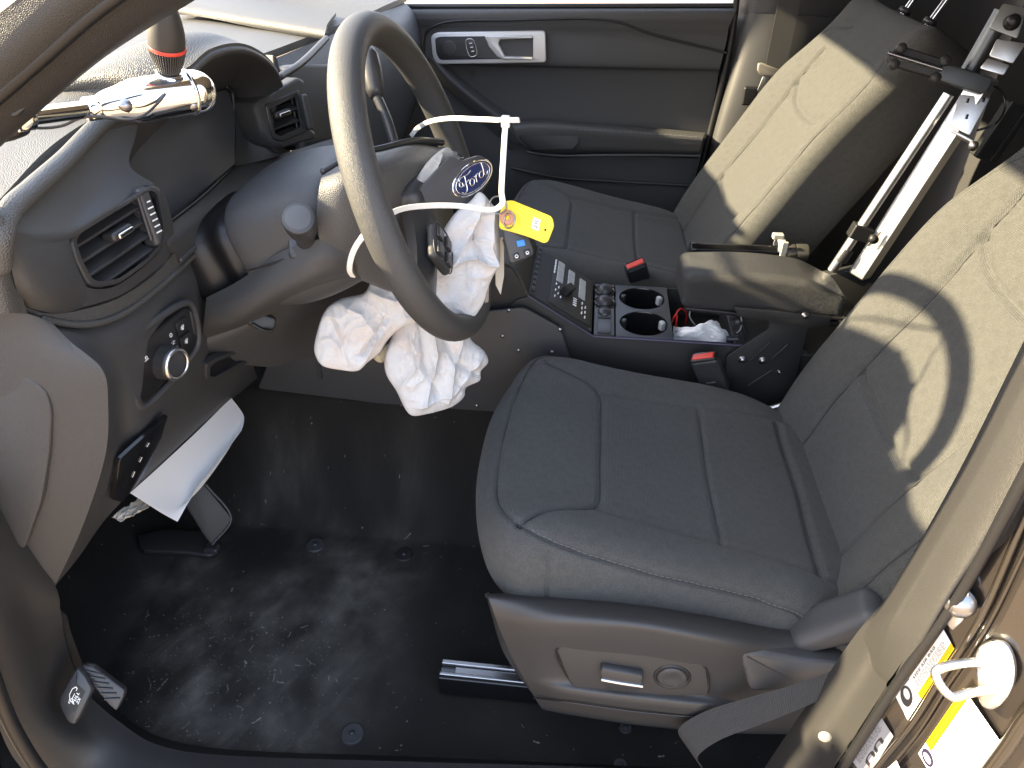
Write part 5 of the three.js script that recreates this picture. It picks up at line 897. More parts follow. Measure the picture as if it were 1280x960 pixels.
// key tag, ring and remote
{
  const pl = plane(P(655, 275, { z: .045 }), V(-.1, .45, .9));
  const t = thing('key_tag', 'yellow plastic key tag with printed number on a ring', 'key tag', P(640, 265, pl));
  obj('tag_body', slab(pl, px([[629, 252], [640, 250], [690, 271], [693, 282], [685, 302], [680, 304], [660, 296], [640, 290], [624, 286], [624, 268]], pl), .0016, { bevel: .0004, r: .004, holes: [{ pts: px([[679, 287], [682, 285], [684, 287], [682, 290]], pl), r: .001 }] }), mat(.80, .60, .02, { roughness: .35 }), t);
  const e = obj('eyelet', lathe(P(634, 272, pl).addScaledVector(pl.n, .0004), pl.n, [[.003, .0006], [.0045, .0012], [.008, .001], [.009, 0]], 24), mat(.52, .25, .16, { roughness: .5, metalness: .3 }), t);
  // sticker with number 231, printed
  const cv = document.createElement('canvas'); cv.width = 96; cv.height = 128; const cx = cv.getContext('2d'); cx.fillStyle = '#f4f2ea'; cx.fillRect(0, 0, 96, 128); cx.save(); cx.translate(48, 64); cx.rotate(-Math.PI / 2); cx.fillStyle = '#222'; cx.font = 'bold 54px sans-serif'; cx.textAlign = 'center'; cx.textBaseline = 'middle'; cx.fillText('231', 0, 2); cx.restore();
  const tx = new THREE.CanvasTexture(cv); tx.colorSpace = THREE.SRGBColorSpace;
  const a = P(667, 271, pl), b = P(676, 275, pl), d = P(664, 285, pl); const u = b.clone().sub(a), v = d.clone().sub(a), g = new THREE.BufferGeometry(); const q = [a, a.clone().add(u), a.clone().add(u).add(v), d].map(p => p.addScaledVector(pl.n, .0006));
  g.setAttribute('position', new THREE.Float32BufferAttribute(q.flatMap(p => [p.x, p.y, p.z]), 3)); g.setAttribute('uv', new THREE.Float32BufferAttribute([0, 1, 1, 1, 1, 0, 0, 0], 2)); g.setIndex([0, 3, 1, 1, 3, 2]); g.computeVertexNormals();
  obj('number_sticker', g, mat(1, 1, 1, { map: tx, roughness: .7 }), t, true);
  const ring = (c, r, n, w = .0009) => { const o = new THREE.TorusGeometry(r, w, 8, 36); o.applyQuaternion(new THREE.Quaternion().setFromUnitVectors(Z, n.clone().normalize())); o.translate(c.x, c.y, c.z); return o; };
  obj('ring', ring(P(624, 257, pl).addScaledVector(pl.n, .006), .010, V(.4, .5, .7)), M.steel, t);
  obj('ring', ring(P(638, 276, pl).addScaledVector(pl.n, .006), .009, V(-.6, .4, .6)), M.steel, t);
  // remote
  const pf = plane(P(648, 306, { z: .052 }), V(.25, .42, .87));
  const f = thing('key_remote', 'black key remote with blue button hanging from the ring', 'key remote', P(648, 306, pf));
  const fb = obj('case', slab(pf, px([[629, 288], [633, 284], [652, 279], [656, 281], [668, 314], [666, 319], [642, 329], [638, 328], [630, 296]], pf), .013, { bevel: .003, r: .004, seg: 4 }), M.trim, f);
  const bt = (l, m, n = 'button') => obj(n, slab(pf, px(l, pf), .004, { bevel: .0008, r: .0015, front: .0014 }), m, f);
  bt([[645, 301], [655, 299], [657, 307], [647, 309]], mat(.03, .22, .62, { roughness: .3 }), 'blue_button');
  const b1 = bt([[641, 318], [648, 315], [650, 323], [643, 326]], M.gloss), b2 = bt([[654, 313], [662, 311], [664, 319], [656, 321]], M.gloss);
  const F = frame(pf), sy = (a, b, p) => { const c = P(a, b, pf).addScaledVector(pf.n, .0017); obj('button_symbol', [ring(c, .0017, pf.n, .0004), bar(c.clone().addScaledVector(F.u, -.0016).addScaledVector(F.v, -.001), c.clone().addScaledVector(F.u, .0016).addScaledVector(F.v, -.001), .0005, .0005, 5)], M.white, p); };
  sy(645.5, 320.5, b1); sy(659, 316, b2);
  obj('case_seam', tube(px([[630, 300], [641, 329], [667, 318]], pf).map(q => q.addScaledVector(pf.n, -.006)), .0012, 20, 6), M.black, f);
}
// paper slips behind the keys, hanging on the ring
{
  const pl = plane(P(622, 345, { z: .01 }), V(.75, .25, .6));
  const n = thing('paper_slip', 'narrow strip of cream paper hanging behind the key remote', 'paper', P(622, 320, pl));
  obj('slip', slab(pl, px([[619, 300], [630, 296], [630, 345], [626, 368], [620, 356]], pl), .0008, { bevel: 0 }), mat(.62, .58, .50, { roughness: .8 }), n);
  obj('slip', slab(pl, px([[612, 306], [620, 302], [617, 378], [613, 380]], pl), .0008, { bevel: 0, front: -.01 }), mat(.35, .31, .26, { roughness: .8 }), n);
}
// ---------------------------------------------------------------- spotlight handle at the windscreen pillar
{
  const t = thing('spotlight_handle', 'chrome spotlight control arm with black grip and red ring on the windscreen pillar', 'spotlight handle', P(25, 150, { z: .36 }));
  const s0 = P(26, 147, { z: .372 }), s1 = P(128, 134, { z: .318 });
  obj('shaft', [bar(s0, s1, .0060, .0060, 24), lathe(s1, s1.clone().sub(s0), [[0, -.012], [.0085, -.012], [.0085, .004], [0, .004]], 24), lathe(s0, s1.clone().sub(s0), [[0, -.004], [.009, -.004], [.009, .006], [.0062, .008]], 24)], M.chrome, t);
  const b0 = P(135, 132, { z: .316 }), b1 = P(252, 113, { z: .262 }), ax = b1.clone().sub(b0), len = ax.length(); ax.normalize();
  const up = Y.clone().addScaledVector(ax, -Y.dot(ax)).normalize(), sd = V().crossVectors(ax, up);
  const g = softBox(len + .020, .031, .033, .0150, 60, 20, 20, q => { const u = (q.x + len / 2) / len; q.y *= .72 + .30 * step(0, .35, u); q.z *= .75 + .25 * step(0, .35, u); const p = b0.clone().lerp(b1, .5).addScaledVector(ax, q.x).addScaledVector(up, q.y).addScaledVector(sd, q.z); q.copy(p); });
  const body = obj('gear_case', g, M.chrome, t);
  for (const [a, b, z] of [[159, 132, .318], [243, 131, .278]]) { const c = P(a, b, { z }); obj('case_screw', lathe(c, V(-.2, .25, .95), [[0, .008], [.003, .006], [.0045, .0035], [.005, 0]], 8), M.steel, body); }
  obj('case_band', lathe(b0.clone().lerp(b1, .86), ax, [[.0150, -.0015], [.0172, -.0015], [.0175, 0], [.0172, .0015], [.0150, .0015]], 36), M.chrome, body);
  const kb = P(212, 108, { z: .280 }), kt = P(206, 22, { z: .288 }), kd = kt.clone().sub(kb), kl = kd.length(); kd.normalize();
  const s = kl / .092;
  obj('neck', lathe(kb.clone().addScaledVector(kd, -.012), kd, [[0, 0], [.013, 0], [.0132, .010], [.0105, .015], [.0092, .019], [.0092, .024], [0, .024]], 28), M.chrome, t);
  const gp = [[0, -.001], [.0105, 0], [.0145, .010], [.0195, .026], [.0222, .037], [.0232, .046], [.0225, .058], [.0200, .072], [.0165, .084], [.012, .090], [0, .092]].map(([r, h]) => [r * s, h * s]);
  const gr = obj('grip', lathe(kb.clone().addScaledVector(kd, .010), kd, gp, 48), mat(.026, .024, .022, { roughness: .55 }), t);
  obj('red_ring', lathe(kb.clone().addScaledVector(kd, .008 + .040 * s), kd, [[.0226 * s, -.0014], [.0236 * s, -.001], [.0238 * s, .001], [.0228 * s, .0014]], 48), mat(.60, .05, .03, { roughness: .4 }), gr);
  { const gs = []; for (let k = 0; k < 44; k++) { const a = k / 44 * 2 * Math.PI, F = frame({ n: kd, o: kb }), pt = (r, h) => kb.clone().addScaledVector(kd, .008 + h * s).addScaledVector(F.u, r * s * Math.cos(a)).addScaledVector(F.v, r * s * Math.sin(a)); gs.push(tube([pt(.0148, .010), pt(.0197, .026), pt(.0224, .037)], .0007, 8, 5)); } obj('grip_ribs', gs, M.satin, gr); }
  obj('cable', tube(W3([[26, 157, 'z', .370], [52, 160, 'z', .358], [78, 157, 'z', .346], [102, 147, 'z', .336], [130, 146, 'z', .332], [160, 149, 'z', .330], [178, 145, 'z', .322], [198, 128, 'z', .306], [206, 118, 'z', .300]]), .0011, 60, 6), M.satin, t);
  obj('mount', slab(plane(P(12, 160, { z: .358 }), V(.3, .2, .93)), px([[-12, 150], [14, 140], [28, 152], [26, 170], [0, 180], [-14, 176]], plane(P(12, 160, { z: .358 }), V(.3, .2, .93))), .02, { bevel: .003, r: .004 }), M.black, t);
}
M.pillar = mat(.030, .0285, .0275, { roughness: .52, bumpMap: grainT, bumpScale: .00025 });
// ---------------------------------------------------------------- driver seat: side shield, switches, levers, rail
{
  const rows = [
    W3([[606, 742, 'z', .245], [690, 742, 'z', .245], [800, 752, 'z', .245], [900, 768, 'z', .245], [985, 783, 'z', .245], [1060, 790, 'z', .24]]),
    W3([[610, 746, 'z', .268], [690, 754, 'z', .274], [800, 764, 'z', .277], [900, 780, 'z', .275], [985, 798, 'z', .268], [1060, 806, 'z', .26]]),
    W3([[618, 768, 'z', .280], [690, 772, 'z', .296], [800, 780, 'z', .301], [900, 798, 'z', .298], [985, 815, 'z', .282], [1060, 824, 'z', .265]]),
    W3([[626, 790, 'z', .280], [690, 790, 'z', .299], [800, 796, 'z', .303], [900, 815, 'z', .300], [985, 832, 'z', .282], [1060, 842, 'z', .265]]),
    W3([[640, 820, 'z', .276], [692, 822, 'z', .291], [800, 830, 'z', .293], [900, 848, 'z', .291], [985, 856, 'z', .278], [1060, 862, 'z', .262]]),
    W3([[652, 842, 'z', .276], [700, 848, 'z', .290], [800, 858, 'z', .292], [900, 870, 'z', .290], [985, 876, 'z', .276], [1060, 880, 'z', .26]]),
    W3([[660, 856, 'z', .276], [705, 862, 'z', .299], [800, 874, 'z', .304], [900, 884, 'z', .300], [985, 890, 'z', .274], [1060, 892, 'z', .258]]),
    W3([[666, 868, 'z', .272], [710, 873, 'z', .297], [800, 886, 'z', .301], [900, 896, 'z', .297], [985, 900, 'z', .27], [1060, 902, 'z', .255]]),
    W3([[676, 884, 'z', .262], [714, 890, 'z', .276], [800, 903, 'z', .279], [900, 912, 'z', .274], [985, 914, 'z', .26], [1060, 914, 'z', .25]]),
    W3([[682, 888, 'z', .235], [714, 894, 'z', .24], [800, 907, 'z', .24], [900, 916, 'z', .24], [985, 918, 'z', .24], [1060, 918, 'z', .235]]),
  ];
  const shieldM = mat(.036, .035, .035, { roughness: .5, bumpMap: fineT, bumpScale: .00012 });
  const sh = obj('side_shield', surf(rows, 70, 80, .004), shieldM, seatD);
  obj('shield_nose', surf([W3([[607, 742, 'z', .245], [609, 746, 'z', .20], [612, 752, 'z', .10]]), W3([[612, 752, 'z', .268], [612, 760, 'z', .22], [616, 770, 'z', .12]]), W3([[640, 822, 'z', .274], [628, 812, 'z', .22], [630, 815, 'z', .12]]), W3([[668, 870, 'z', .270], [650, 848, 'z', .22], [650, 846, 'z', .12]])], 12, 20, .004, true), shieldM, seatD);
  obj('shield_seam', tube(W3([[668, 872, 'z', .278], [712, 878, 'z', .2985], [800, 890, 'z', .3025], [880, 897, 'z', .300]]), .0014, 40, 6), M.black, sh);
  const pl = plane(P(785, 830, { z: .2945 }), V(0, .03, 1));
  const swp = obj('switch_panel', slab(pl, px([[696, 810], [720, 803], [770, 803], [830, 811], [868, 820], [882, 834], [886, 858], [884, 867], [850, 868], [770, 864], [722, 858], [712, 850]], pl), .006, { bevel: .0012, r: .006, front: .002 }), mat(.032, .031, .031, { roughness: .55, bumpMap: fineT, bumpScale: .0001 }), seatD);
  obj('panel_gap', tube(px([[696, 810], [720, 803], [770, 803], [830, 811], [868, 820], [882, 834], [886, 858], [884, 867], [850, 868], [770, 864], [722, 858], [712, 850]], pl).map(q => q.addScaledVector(pl.n, .0003)), .0013, 100, 6, true), M.black, swp);
  const sw = obj('seat_switch', slab(pl, px([[750, 828], [754, 826], [803, 834], [804, 842], [799, 853], [794, 855], [758, 851], [752, 842]], pl), .014, { bevel: .004, r: .003, front: .013, seg: 4 }), M.satin, seatD);
  obj('switch_ridge', tube(px([[753, 838], [775, 842], [802, 846]], pl).map(q => q.addScaledVector(pl.n, .0132)), .0022, 20, 8), M.satinChrome, sw);
  const dc = P(840, 844, pl);
  obj('lumbar_ring', lathe(dc.clone().addScaledVector(pl.n, .0015), pl.n, [[.0185, 0], [.0205, .0025], [.0225, .002], [.023, 0]], 40), M.black, seatD);
  const dial = obj('lumbar_button', lathe(dc.clone().addScaledVector(pl.n, .001), pl.n, [[0, .0035], [.010, .0042], [.0165, .005], [.0182, .003], [.0185, 0]], 40), M.satin, seatD);
  for (let k = 0; k < 4; k++) { const a = k * Math.PI / 2 + .4, F = frame(pl); obj('button_mark', bar(dc.clone().addScaledVector(F.u, .013 * Math.cos(a)).addScaledVector(F.v, .013 * Math.sin(a)).addScaledVector(pl.n, .0052), dc.clone().addScaledVector(F.u, .0155 * Math.cos(a + .12)).addScaledVector(F.v, .0155 * Math.sin(a + .12)).addScaledVector(pl.n, .0052), .0007, .0007, 5), M.thread, dial); }
  // hinge cover and rear lever
  { const a = P(988, 793, { z: .250 }), b = P(1104, 760, { z: .262 }), ax = b.clone().sub(a), L = ax.length(); ax.normalize(); const up = Y.clone().addScaledVector(ax, -Y.dot(ax)).normalize(), sd = V().crossVectors(ax, up), c = a.clone().lerp(b, .5);
    obj('hinge_cover', softBox(L, .044, .056, .018, 40, 16, 18, q => { const u = q.x / L + .5; const p = c.clone().addScaledVector(ax, q.x).addScaledVector(up, q.y * (.62 + .38 * u)).addScaledVector(sd, q.z); q.copy(p); }), M.trim, seatD); }
  const pv = plane(P(980, 840, { z: .300 }), V(0, .2, 1));
  obj('recline_lever', slab(pv, px([[924, 814], [950, 815], [1006, 826], [1064, 832], [1056, 850], [1000, 858], [966, 866], [938, 866], [930, 840]], pv), .03, { bevel: .007, r: .008, seg: 4 }), M.trim, seatD);
  // stitching on the cushion edge
  const e1 = W3([[660, 674, 'y', .408], [690, 686, 'y', .407], [740, 694, 'y', .405], [800, 704, 'y', .40], [860, 716, 'y', .392], [920, 735, 'y', .38], [970, 757, 'y', .366], [998, 772, 'y', .355]]);
  // floor rail
  const ry = .052;
  obj('seat_rail', [abox(-.555, .15, .008, ry, .160, .192, .003)], M.gloss, seatD);
  obj('rail_track', [abox(-.553, .0, ry, ry + .008, .162, .170, .002), abox(-.553, .0, ry, ry + .008, .184, .190, .002)], M.steel, seatD);
  obj('rail_strip', abox(-.53, .0, ry + .001, ry + .003, .171, .183, .001), M.steel, seatD);
  obj('inner_rail', abox(-.5, .15, .02, ry + .03, -.19, -.14, .004), M.gloss, seatD);
  obj('seat_pan', abox(-.42, .06, .12, .26, -.19, .235, .02), M.black, seatD);
  obj('recliner_tube', bar(P(940, 518, { z: -.22 }), P(992, 502, { z: -.22 }), .006, .006, 10), M.alu, seatD);
  obj('recliner_tube', bar(P(952, 530, { z: -.215 }), P(994, 514, { z: -.215 }), .006, .006, 10), M.alu, seatD);
}
obj('seat_pan', abox(-.47, .03, .10, .28, -1.01, -.60, .02), M.black, seatP);
obj('recliner_tube', bar(P(815, 296, { z: -1.03 }), P(850, 278, { z: -1.03 }), .007, .007, 10), M.alu, seatP);
obj('recliner_tube', bar(P(826, 304, { z: -1.02 }), P(852, 290, { z: -1.02 }), .007, .007, 10), M.alu, seatP);
// belt webbing by the driver seat
{
  const t = thing('driver_seat_belt', 'grey ribbed seat belt webbing looped beside the driver seat shield', 'seat belt', P(880, 920, { z: .30 }));
  M.ribbed = mat(.030, .031, .032, { roughness: .8, bumpMap: dataTex(128, (u, v) => .5 + .5 * Math.sin((u + v) * 2 * Math.PI * 10), .03), bumpScale: .0006 });
  obj('webbing', surf([W3([[860, 935, 'z', .300], [848, 912, 'z', .306], [880, 890, 'z', .310], [935, 872, 'z', .316], [985, 858, 'z', .324], [1040, 838, 'z', .334], [1090, 815, 'z', .34]]), W3([[878, 962, 'z', .318], [872, 946, 'z', .326], [900, 925, 'z', .332], [950, 906, 'z', .338], [1000, 886, 'z', .345], [1060, 858, 'z', .352], [1110, 830, 'z', .356]])], 60, 8, .0016), M.ribbed, t);
  obj('anchor', rbox(P(872, 884, { z: .285 }), X, Y, Z, .03, .035, .008, .002), M.steel, t);
}
// ---------------------------------------------------------------- near pillars and sill
{
  const b = thing('near_pillar_trim', 'warm lit dark plastic trim on the pillar behind the driver seat', 'pillar trim', V(-.05, .35, .40));
  obj('upper_trim', surf([
    W3([[1345, 290, 'z', .345], [1362, 298, 'z', .385], [1378, 306, 'z', .404], [1410, 330, 'z', .425], [1440, 370, 'z', .425]]),
    W3([[1268, 450, 'z', .345], [1286, 452, 'z', .388], [1300, 458, 'z', .406], [1340, 480, 'z', .430], [1374, 505, 'z', .428]]),
    W3([[1190, 605, 'z', .345], [1208, 602, 'z', .392], [1222, 606, 'z', .410], [1262, 622, 'z', .436], [1294, 640, 'z', .432]]),
    W3([[1112, 742, 'z', .345], [1136, 728, 'z', .396], [1150, 730, 'z', .413], [1186, 738, 'z', .440], [1214, 716, 'z', .434]]),
    W3([[1082, 790, 'z', .35], [1104, 784, 'z', .398], [1116, 790, 'z', .415], [1150, 802, 'z', .441], [1172, 778, 'z', .434]]),
    W3([[1081, 815, 'z', .36], [1092, 826, 'z', .39], [1100, 836, 'z', .408], [1122, 850, 'z', .436], [1140, 826, 'z', .434]]),
    W3([[1088, 838, 'z', .37], [1094, 846, 'z', .388], [1100, 852, 'z', .400], [1112, 862, 'z', .424], [1120, 854, 'z', .432]])], 40, 60, .006), M.pillar, b);
  obj('lower_trim', surf([
    W3([[1120, 735, 'z', .335], [1118, 760, 'z', .365], [1110, 800, 'z', .385], [1130, 830, 'z', .425], [1152, 808, 'z', .430]]),
    W3([[1072, 790, 'z', .335], [1080, 820, 'z', .372], [1090, 842, 'z', .392], [1108, 862, 'z', .428], [1132, 838, 'z', .431]]),
    W3([[1020, 865, 'z', .335], [1036, 885, 'z', .375], [1052, 900, 'z', .395], [1076, 918, 'z', .430], [1102, 886, 'z', .432]]),
    W3([[962, 950, 'z', .335], [985, 965, 'z', .378], [1005, 980, 'z', .398], [1030, 990, 'z', .432], [1054, 956, 'z', .433]]),
    W3([[905, 1040, 'z', .335], [930, 1050, 'z', .378], [955, 1060, 'z', .398], [985, 1070, 'z', .432], [1005, 1030, 'z', .433]])], 40, 50, .006), M.pillar, b);
  obj('seal', tube(W3([[1300, 560, 'z', .438], [1216, 715, 'z', .440], [1174, 780, 'z', .441], [1114, 866, 'z', .441], [1052, 962, 'z', .441], [1010, 1030, 'z', .441]]), .0045, 60, 8), M.black, b);
  obj('trim_clip', lathe(P(1031, 921, { z: .4335 }), V(-.2, .3, .9), [[0, .003], [.004, .0025], [.006, 0]], 16), mat(.35, .30, .22, { roughness: .6 }), b);
}
{
  const jn = V(-.62, .06, .78), pj = plane(P(1160, 840, { z: .445 }), jn);
  const j = thing('door_jamb', 'black painted door jamb carrying warning labels and the door striker', 'door jamb', P(1160, 840, pj));
  M.jamb = mat(.016, .013, .011, { roughness: .28, clearcoat: 1, clearcoatRoughness: .06, bumpMap: fineT, bumpScale: .00004 });
  const q = (a, b, h = 0) => P(a, b, pj).addScaledVector(pj.n, h);
  obj('jamb_sheet', surf([[q(1400, 420, -.01), q(1440, 500, -.006), q(1480, 640, 0), q(1560, 760, 0)], [q(1290, 560, -.01), q(1320, 600, -.006), q(1380, 720, 0), q(1440, 820, 0)], [q(1212, 705, -.01), q(1250, 725, -.006), q(1300, 830, 0), q(1360, 930, 0)], [q(1165, 780, -.01), q(1205, 808, -.006), q(1255, 900, 0), q(1310, 990, 0)], [q(1110, 858, -.01), q(1160, 885, -.006), q(1200, 970, 0), q(1250, 1060, 0)], [q(1040, 960, -.01), q(1095, 985, -.006), q(1130, 1060, 0), q(1170, 1130, 0)]], 30, 50, .004), M.jamb, j);
  const ridge = (l, h, r, n) => obj(n, tube(l.map(([a, b]) => q(a, b, h)), r, 60, 8), M.jamb, j);
  ridge([[1320, 570], [1284, 640], [1252, 715], [1232, 760], [1206, 805], [1176, 848], [1140, 905], [1092, 965], [1040, 1040]], .0005, .0026, 'flange');
  ridge([[1330, 585], [1296, 655], [1262, 728], [1240, 772], [1214, 815], [1184, 858], [1148, 915], [1100, 975], [1050, 1050]], .0005, .0014, 'flange_edge');
  ridge([[1380, 780], [1320, 850], [1285, 890], [1262, 925], [1225, 975], [1180, 1040]], .006, .006, 'outer_flange');
  // printed labels
  const canv = (w, h, fn) => { const c = document.createElement('canvas'); c.width = w; c.height = h; fn(c.getContext('2d'), w, h); const t = new THREE.CanvasTexture(c); t.colorSpace = THREE.SRGBColorSpace; return t; };
  const quad = (A, B, C, D, h) => { const p = [A, B, C, D].map(([a, b]) => q(a, b, h)), g = new THREE.BufferGeometry(), n = 8, pos = [], uv = [], idx = []; for (let i = 0; i <= n; i++) for (let k = 0; k <= n; k++) { const s = i / n, t = k / n, w = p[0].clone().lerp(p[1], s).lerp(p[3].clone().lerp(p[2], s), t); pos.push(w.x, w.y, w.z); uv.push(s, 1 - t); } for (let i = 0; i < n; i++) for (let k = 0; k < n; k++) { const a = i * (n + 1) + k; idx.push(a, a + 1, a + n + 1, a + 1, a + n + 2, a + n + 1); } g.setAttribute('position', new THREE.Float32BufferAttribute(pos, 3)); g.setAttribute('uv', new THREE.Float32BufferAttribute(uv, 2)); g.setIndex(idx); g.computeVertexNormals(); return g; };
  const lines = (c, x, y, w, n, dy, col = '#444') => { c.fillStyle = col; for (let k = 0; k < n; k++) { let xx = x; while (xx < x + w - 6) { const l = 4 + rnd() * 14; c.fillRect(xx, y + k * dy, Math.min(l, x + w - xx), dy * .42); xx += l + 4; } } };
  const warn = canv(360, 200, (c, w, h) => { c.fillStyle = '#f3f1ec'; c.fillRect(0, 0, w, h); c.fillStyle = '#f2c200'; c.fillRect(110, 0, w - 110, 42); c.fillRect(110, h - 44, w - 110, 44); c.fillStyle = '#333'; c.beginPath(); c.ellipse(52, 100, 34, 60, 0, 0, 7); c.fill(); c.fillStyle = '#ddd'; c.beginPath(); c.ellipse(58, 92, 16, 34, 0, 0, 7); c.fill(); c.fillStyle = '#222'; c.font = 'bold 26px sans-serif'; c.fillText('SIDE AIR BAG', 124, 80); lines(c, 124, 94, 210, 6, 9, '#555'); c.fillStyle = '#7a6500'; c.font = 'bold 24px sans-serif'; c.fillText('WARNING', 124, h - 14); });
  obj('warning_label', quad([1113, 868], [1172, 783], [1190, 815], [1132, 905], .0028 - .008), mat(1, 1, 1, { map: warn, roughness: .4 }), j, true);
  const tire = canv(512, 400, (c, w, h) => { c.fillStyle = '#f6f6f4'; c.fillRect(0, 0, w, h); c.fillStyle = '#f4c800'; c.fillRect(90, 0, w - 90, 66); c.fillStyle = '#222'; c.font = 'bold 34px sans-serif'; c.fillText('TIRE AND LOADING INFORMATION', 100, 46, 400); c.fillStyle = '#26223a'; c.beginPath(); c.ellipse(44, 70, 38, 62, 0, 0, 7); c.fill(); c.fillStyle = '#c9c9cf'; c.beginPath(); c.ellipse(40, 70, 18, 42, 0, 0, 7); c.fill(); lines(c, 100, 82, 380, 4, 20, '#4a4a66'); c.fillStyle = '#c03050'; c.fillRect(100, 166, 390, 5); c.strokeStyle = '#555'; c.lineWidth = 3; for (let k = 0; k < 5; k++) { c.strokeRect(20, 180 + k * 40, 160, 40); c.strokeRect(180, 180 + k * 40, 150, 40); c.strokeRect(330, 180 + k * 40, 150, 40); } for (let k = 0; k < 5; k++) lines(c, 30, 190 + k * 40, 430, 2, 14, '#666'); });
  obj('tire_label', quad([1150, 938], [1206, 856], [1252, 922], [1190, 1005], .0042), mat(1, 1, 1, { map: tire, roughness: .28 }), j, true);
  const grey = canv(200, 260, (c, w, h) => { c.fillStyle = '#8d8d90'; c.fillRect(0, 0, w, h); c.fillStyle = '#222'; c.fillRect(0, 0, w, 4); c.lineWidth = 14; c.strokeStyle = '#26262a'; for (const [x, y] of [[50, 150], [110, 150]]) { c.beginPath(); c.moveTo(x, y + 50); c.lineTo(x, y); c.arc(x + 20, y, 20, Math.PI, 0); c.lineTo(x + 40, y + 50); c.stroke(); } lines(c, 20, 20, 160, 6, 14, '#333'); c.strokeStyle = '#a02030'; c.lineWidth = 8; c.beginPath(); c.moveTo(10, 250); c.lineTo(60, 190); c.stroke(); });
  obj('grey_label', quad([1062, 955], [1098, 900], [1114, 925], [1080, 980], .0028 - .008), mat(1, 1, 1, { map: grey, roughness: .4 }), j, true);
  const bar2 = canv(120, 80, (c, w, h) => { c.fillStyle = '#e9e9f2'; c.fillRect(0, 0, w, h); lines(c, 8, 10, 100, 4, 16, '#5a5a90'); });
  obj('small_label', quad([1108, 960], [1122, 948], [1130, 965], [1116, 980], .0030), mat(1, 1, 1, { map: bar2, roughness: .4 }), j, true);
  // striker: round plate and wire loop; check link behind
  const st = plane(q(1240, 842, .008), V(-.75, .25, .62));
  const pc = P(1240, 842, st), F = frame(st);
  const plate = obj('striker_plate', slab(st, px([[1222, 812], [1240, 800], [1258, 804], [1268, 822], [1269, 850], [1258, 874], [1240, 886], [1228, 880], [1222, 850]], st), .006, { bevel: .0018, r: .006, smooth: true, front: .003 }), M.alu, j);
  const w = (a, b, h) => P(a, b, st).addScaledVector(st.n, h);
  obj('striker_loop', tube([w(1228, 826, .002), w(1212, 823, .012), w(1196, 822, .024), w(1190, 826, .028), w(1196, 842, .028), w(1208, 856, .026), w(1222, 858, .014), w(1242, 862, .002)], .0036, 60, 12), M.alu, plate);
  obj('latch_pin', lathe(q(1196, 752, .0), V(-.6, .2, .75), [[0, .010], [.006, .009], [.011, .005], [.014, 0]], 20), M.steel, j);
  obj('latch_bracket', slab(plane(q(1198, 755, .002), jn), px([[1180, 775], [1192, 742], [1206, 730], [1212, 745], [1205, 775], [1190, 790]], plane(q(1198, 755, .002), jn)), .003, { bevel: .001, r: .004 }), M.alu, j);
}
{
  const s = thing('sill_trim', 'dark scuffed plastic sill trim curving up to the dashboard end', 'sill trim', V(-.95, .1, .34));
  const m = M.pillar;
  obj('sill_cover', surf([
    W3([[-20, 610, 'z', .375], [-45, 600, 'z', .40], [-80, 590, 'z', .43], [-110, 600, 'z', .45]]),
    W3([[62, 731, 'z', .348], [20, 712, 'z', .385], [-25, 705, 'z', .42], [-60, 720, 'z', .44]]),
    W3([[73, 765, 'z', .335], [36, 770, 'z', .372], [-5, 775, 'z', .42], [-40, 800, 'z', .44]]),
    W3([[76, 800, 'z', .328], [50, 822, 'z', .368], [15, 840, 'z', .415], [-15, 872, 'z', .435]]),
    W3([[100, 862, 'z', .325], [78, 885, 'z', .362], [48, 905, 'z', .41], [20, 945, 'z', .43]]),
    W3([[150, 908, 'y', .095], [132, 930, 'y', .105], [108, 955, 'y', .10], [80, 1000, 'y', .06]]),
    W3([[205, 938, 'y', .080], [190, 960, 'y', .09], [172, 985, 'y', .09], [150, 1030, 'y', .05]]),
    W3([[300, 950, 'y', .072], [295, 972, 'y', .085], [288, 1000, 'y', .085], [280, 1050, 'y', .05]]),
    W3([[520, 957, 'y', .07], [520, 980, 'y', .082], [520, 1010, 'y', .082], [518, 1060, 'y', .05]]),
    W3([[760, 965, 'y', .07], [765, 988, 'y', .082], [770, 1020, 'y', .082], [775, 1070, 'y', .05]]),
    W3([[1000, 985, 'y', .07], [1010, 1005, 'y', .082], [1020, 1040, 'y', .082], [1030, 1090, 'y', .05]])], 30, 110, .006), m, s);
  obj('kick_wall', slab(plane(V(-1.2, .2, .335), Z), [V(-1.06, .0, .335), V(-1.06, .36, .335), V(-1.06, .45, .335), V(-1.5, .45, .335), V(-1.5, .05, .335)], .006, { bevel: .001 }), M.black, s);
  obj('inner_edge', surf([W3([[73, 762, 'z', .334], [76, 800, 'z', .327], [100, 862, 'z', .324], [150, 908, 'y', .094], [205, 938, 'y', .079], [300, 950, 'y', .071], [520, 957, 'y', .069], [900, 972, 'y', .069]]), W3([[84, 770, 'z', .325], [92, 800, 'z', .318], [118, 858, 'z', .312], [160, 898, 'y', .03], [212, 925, 'y', .01], [305, 938, 'y', .005], [520, 946, 'y', .005], [900, 962, 'y', .005]])], 60, 8, .004, true), M.black, s);
  obj('outer_seal', tube(W3([[-60, 660, 'z', .44], [-30, 760, 'z', .444], [-8, 850, 'z', .445], [22, 920, 'z', .446], [60, 975, 'z', .446], [130, 1040, 'z', .446]]), .008, 50, 10), M.black, s);
}
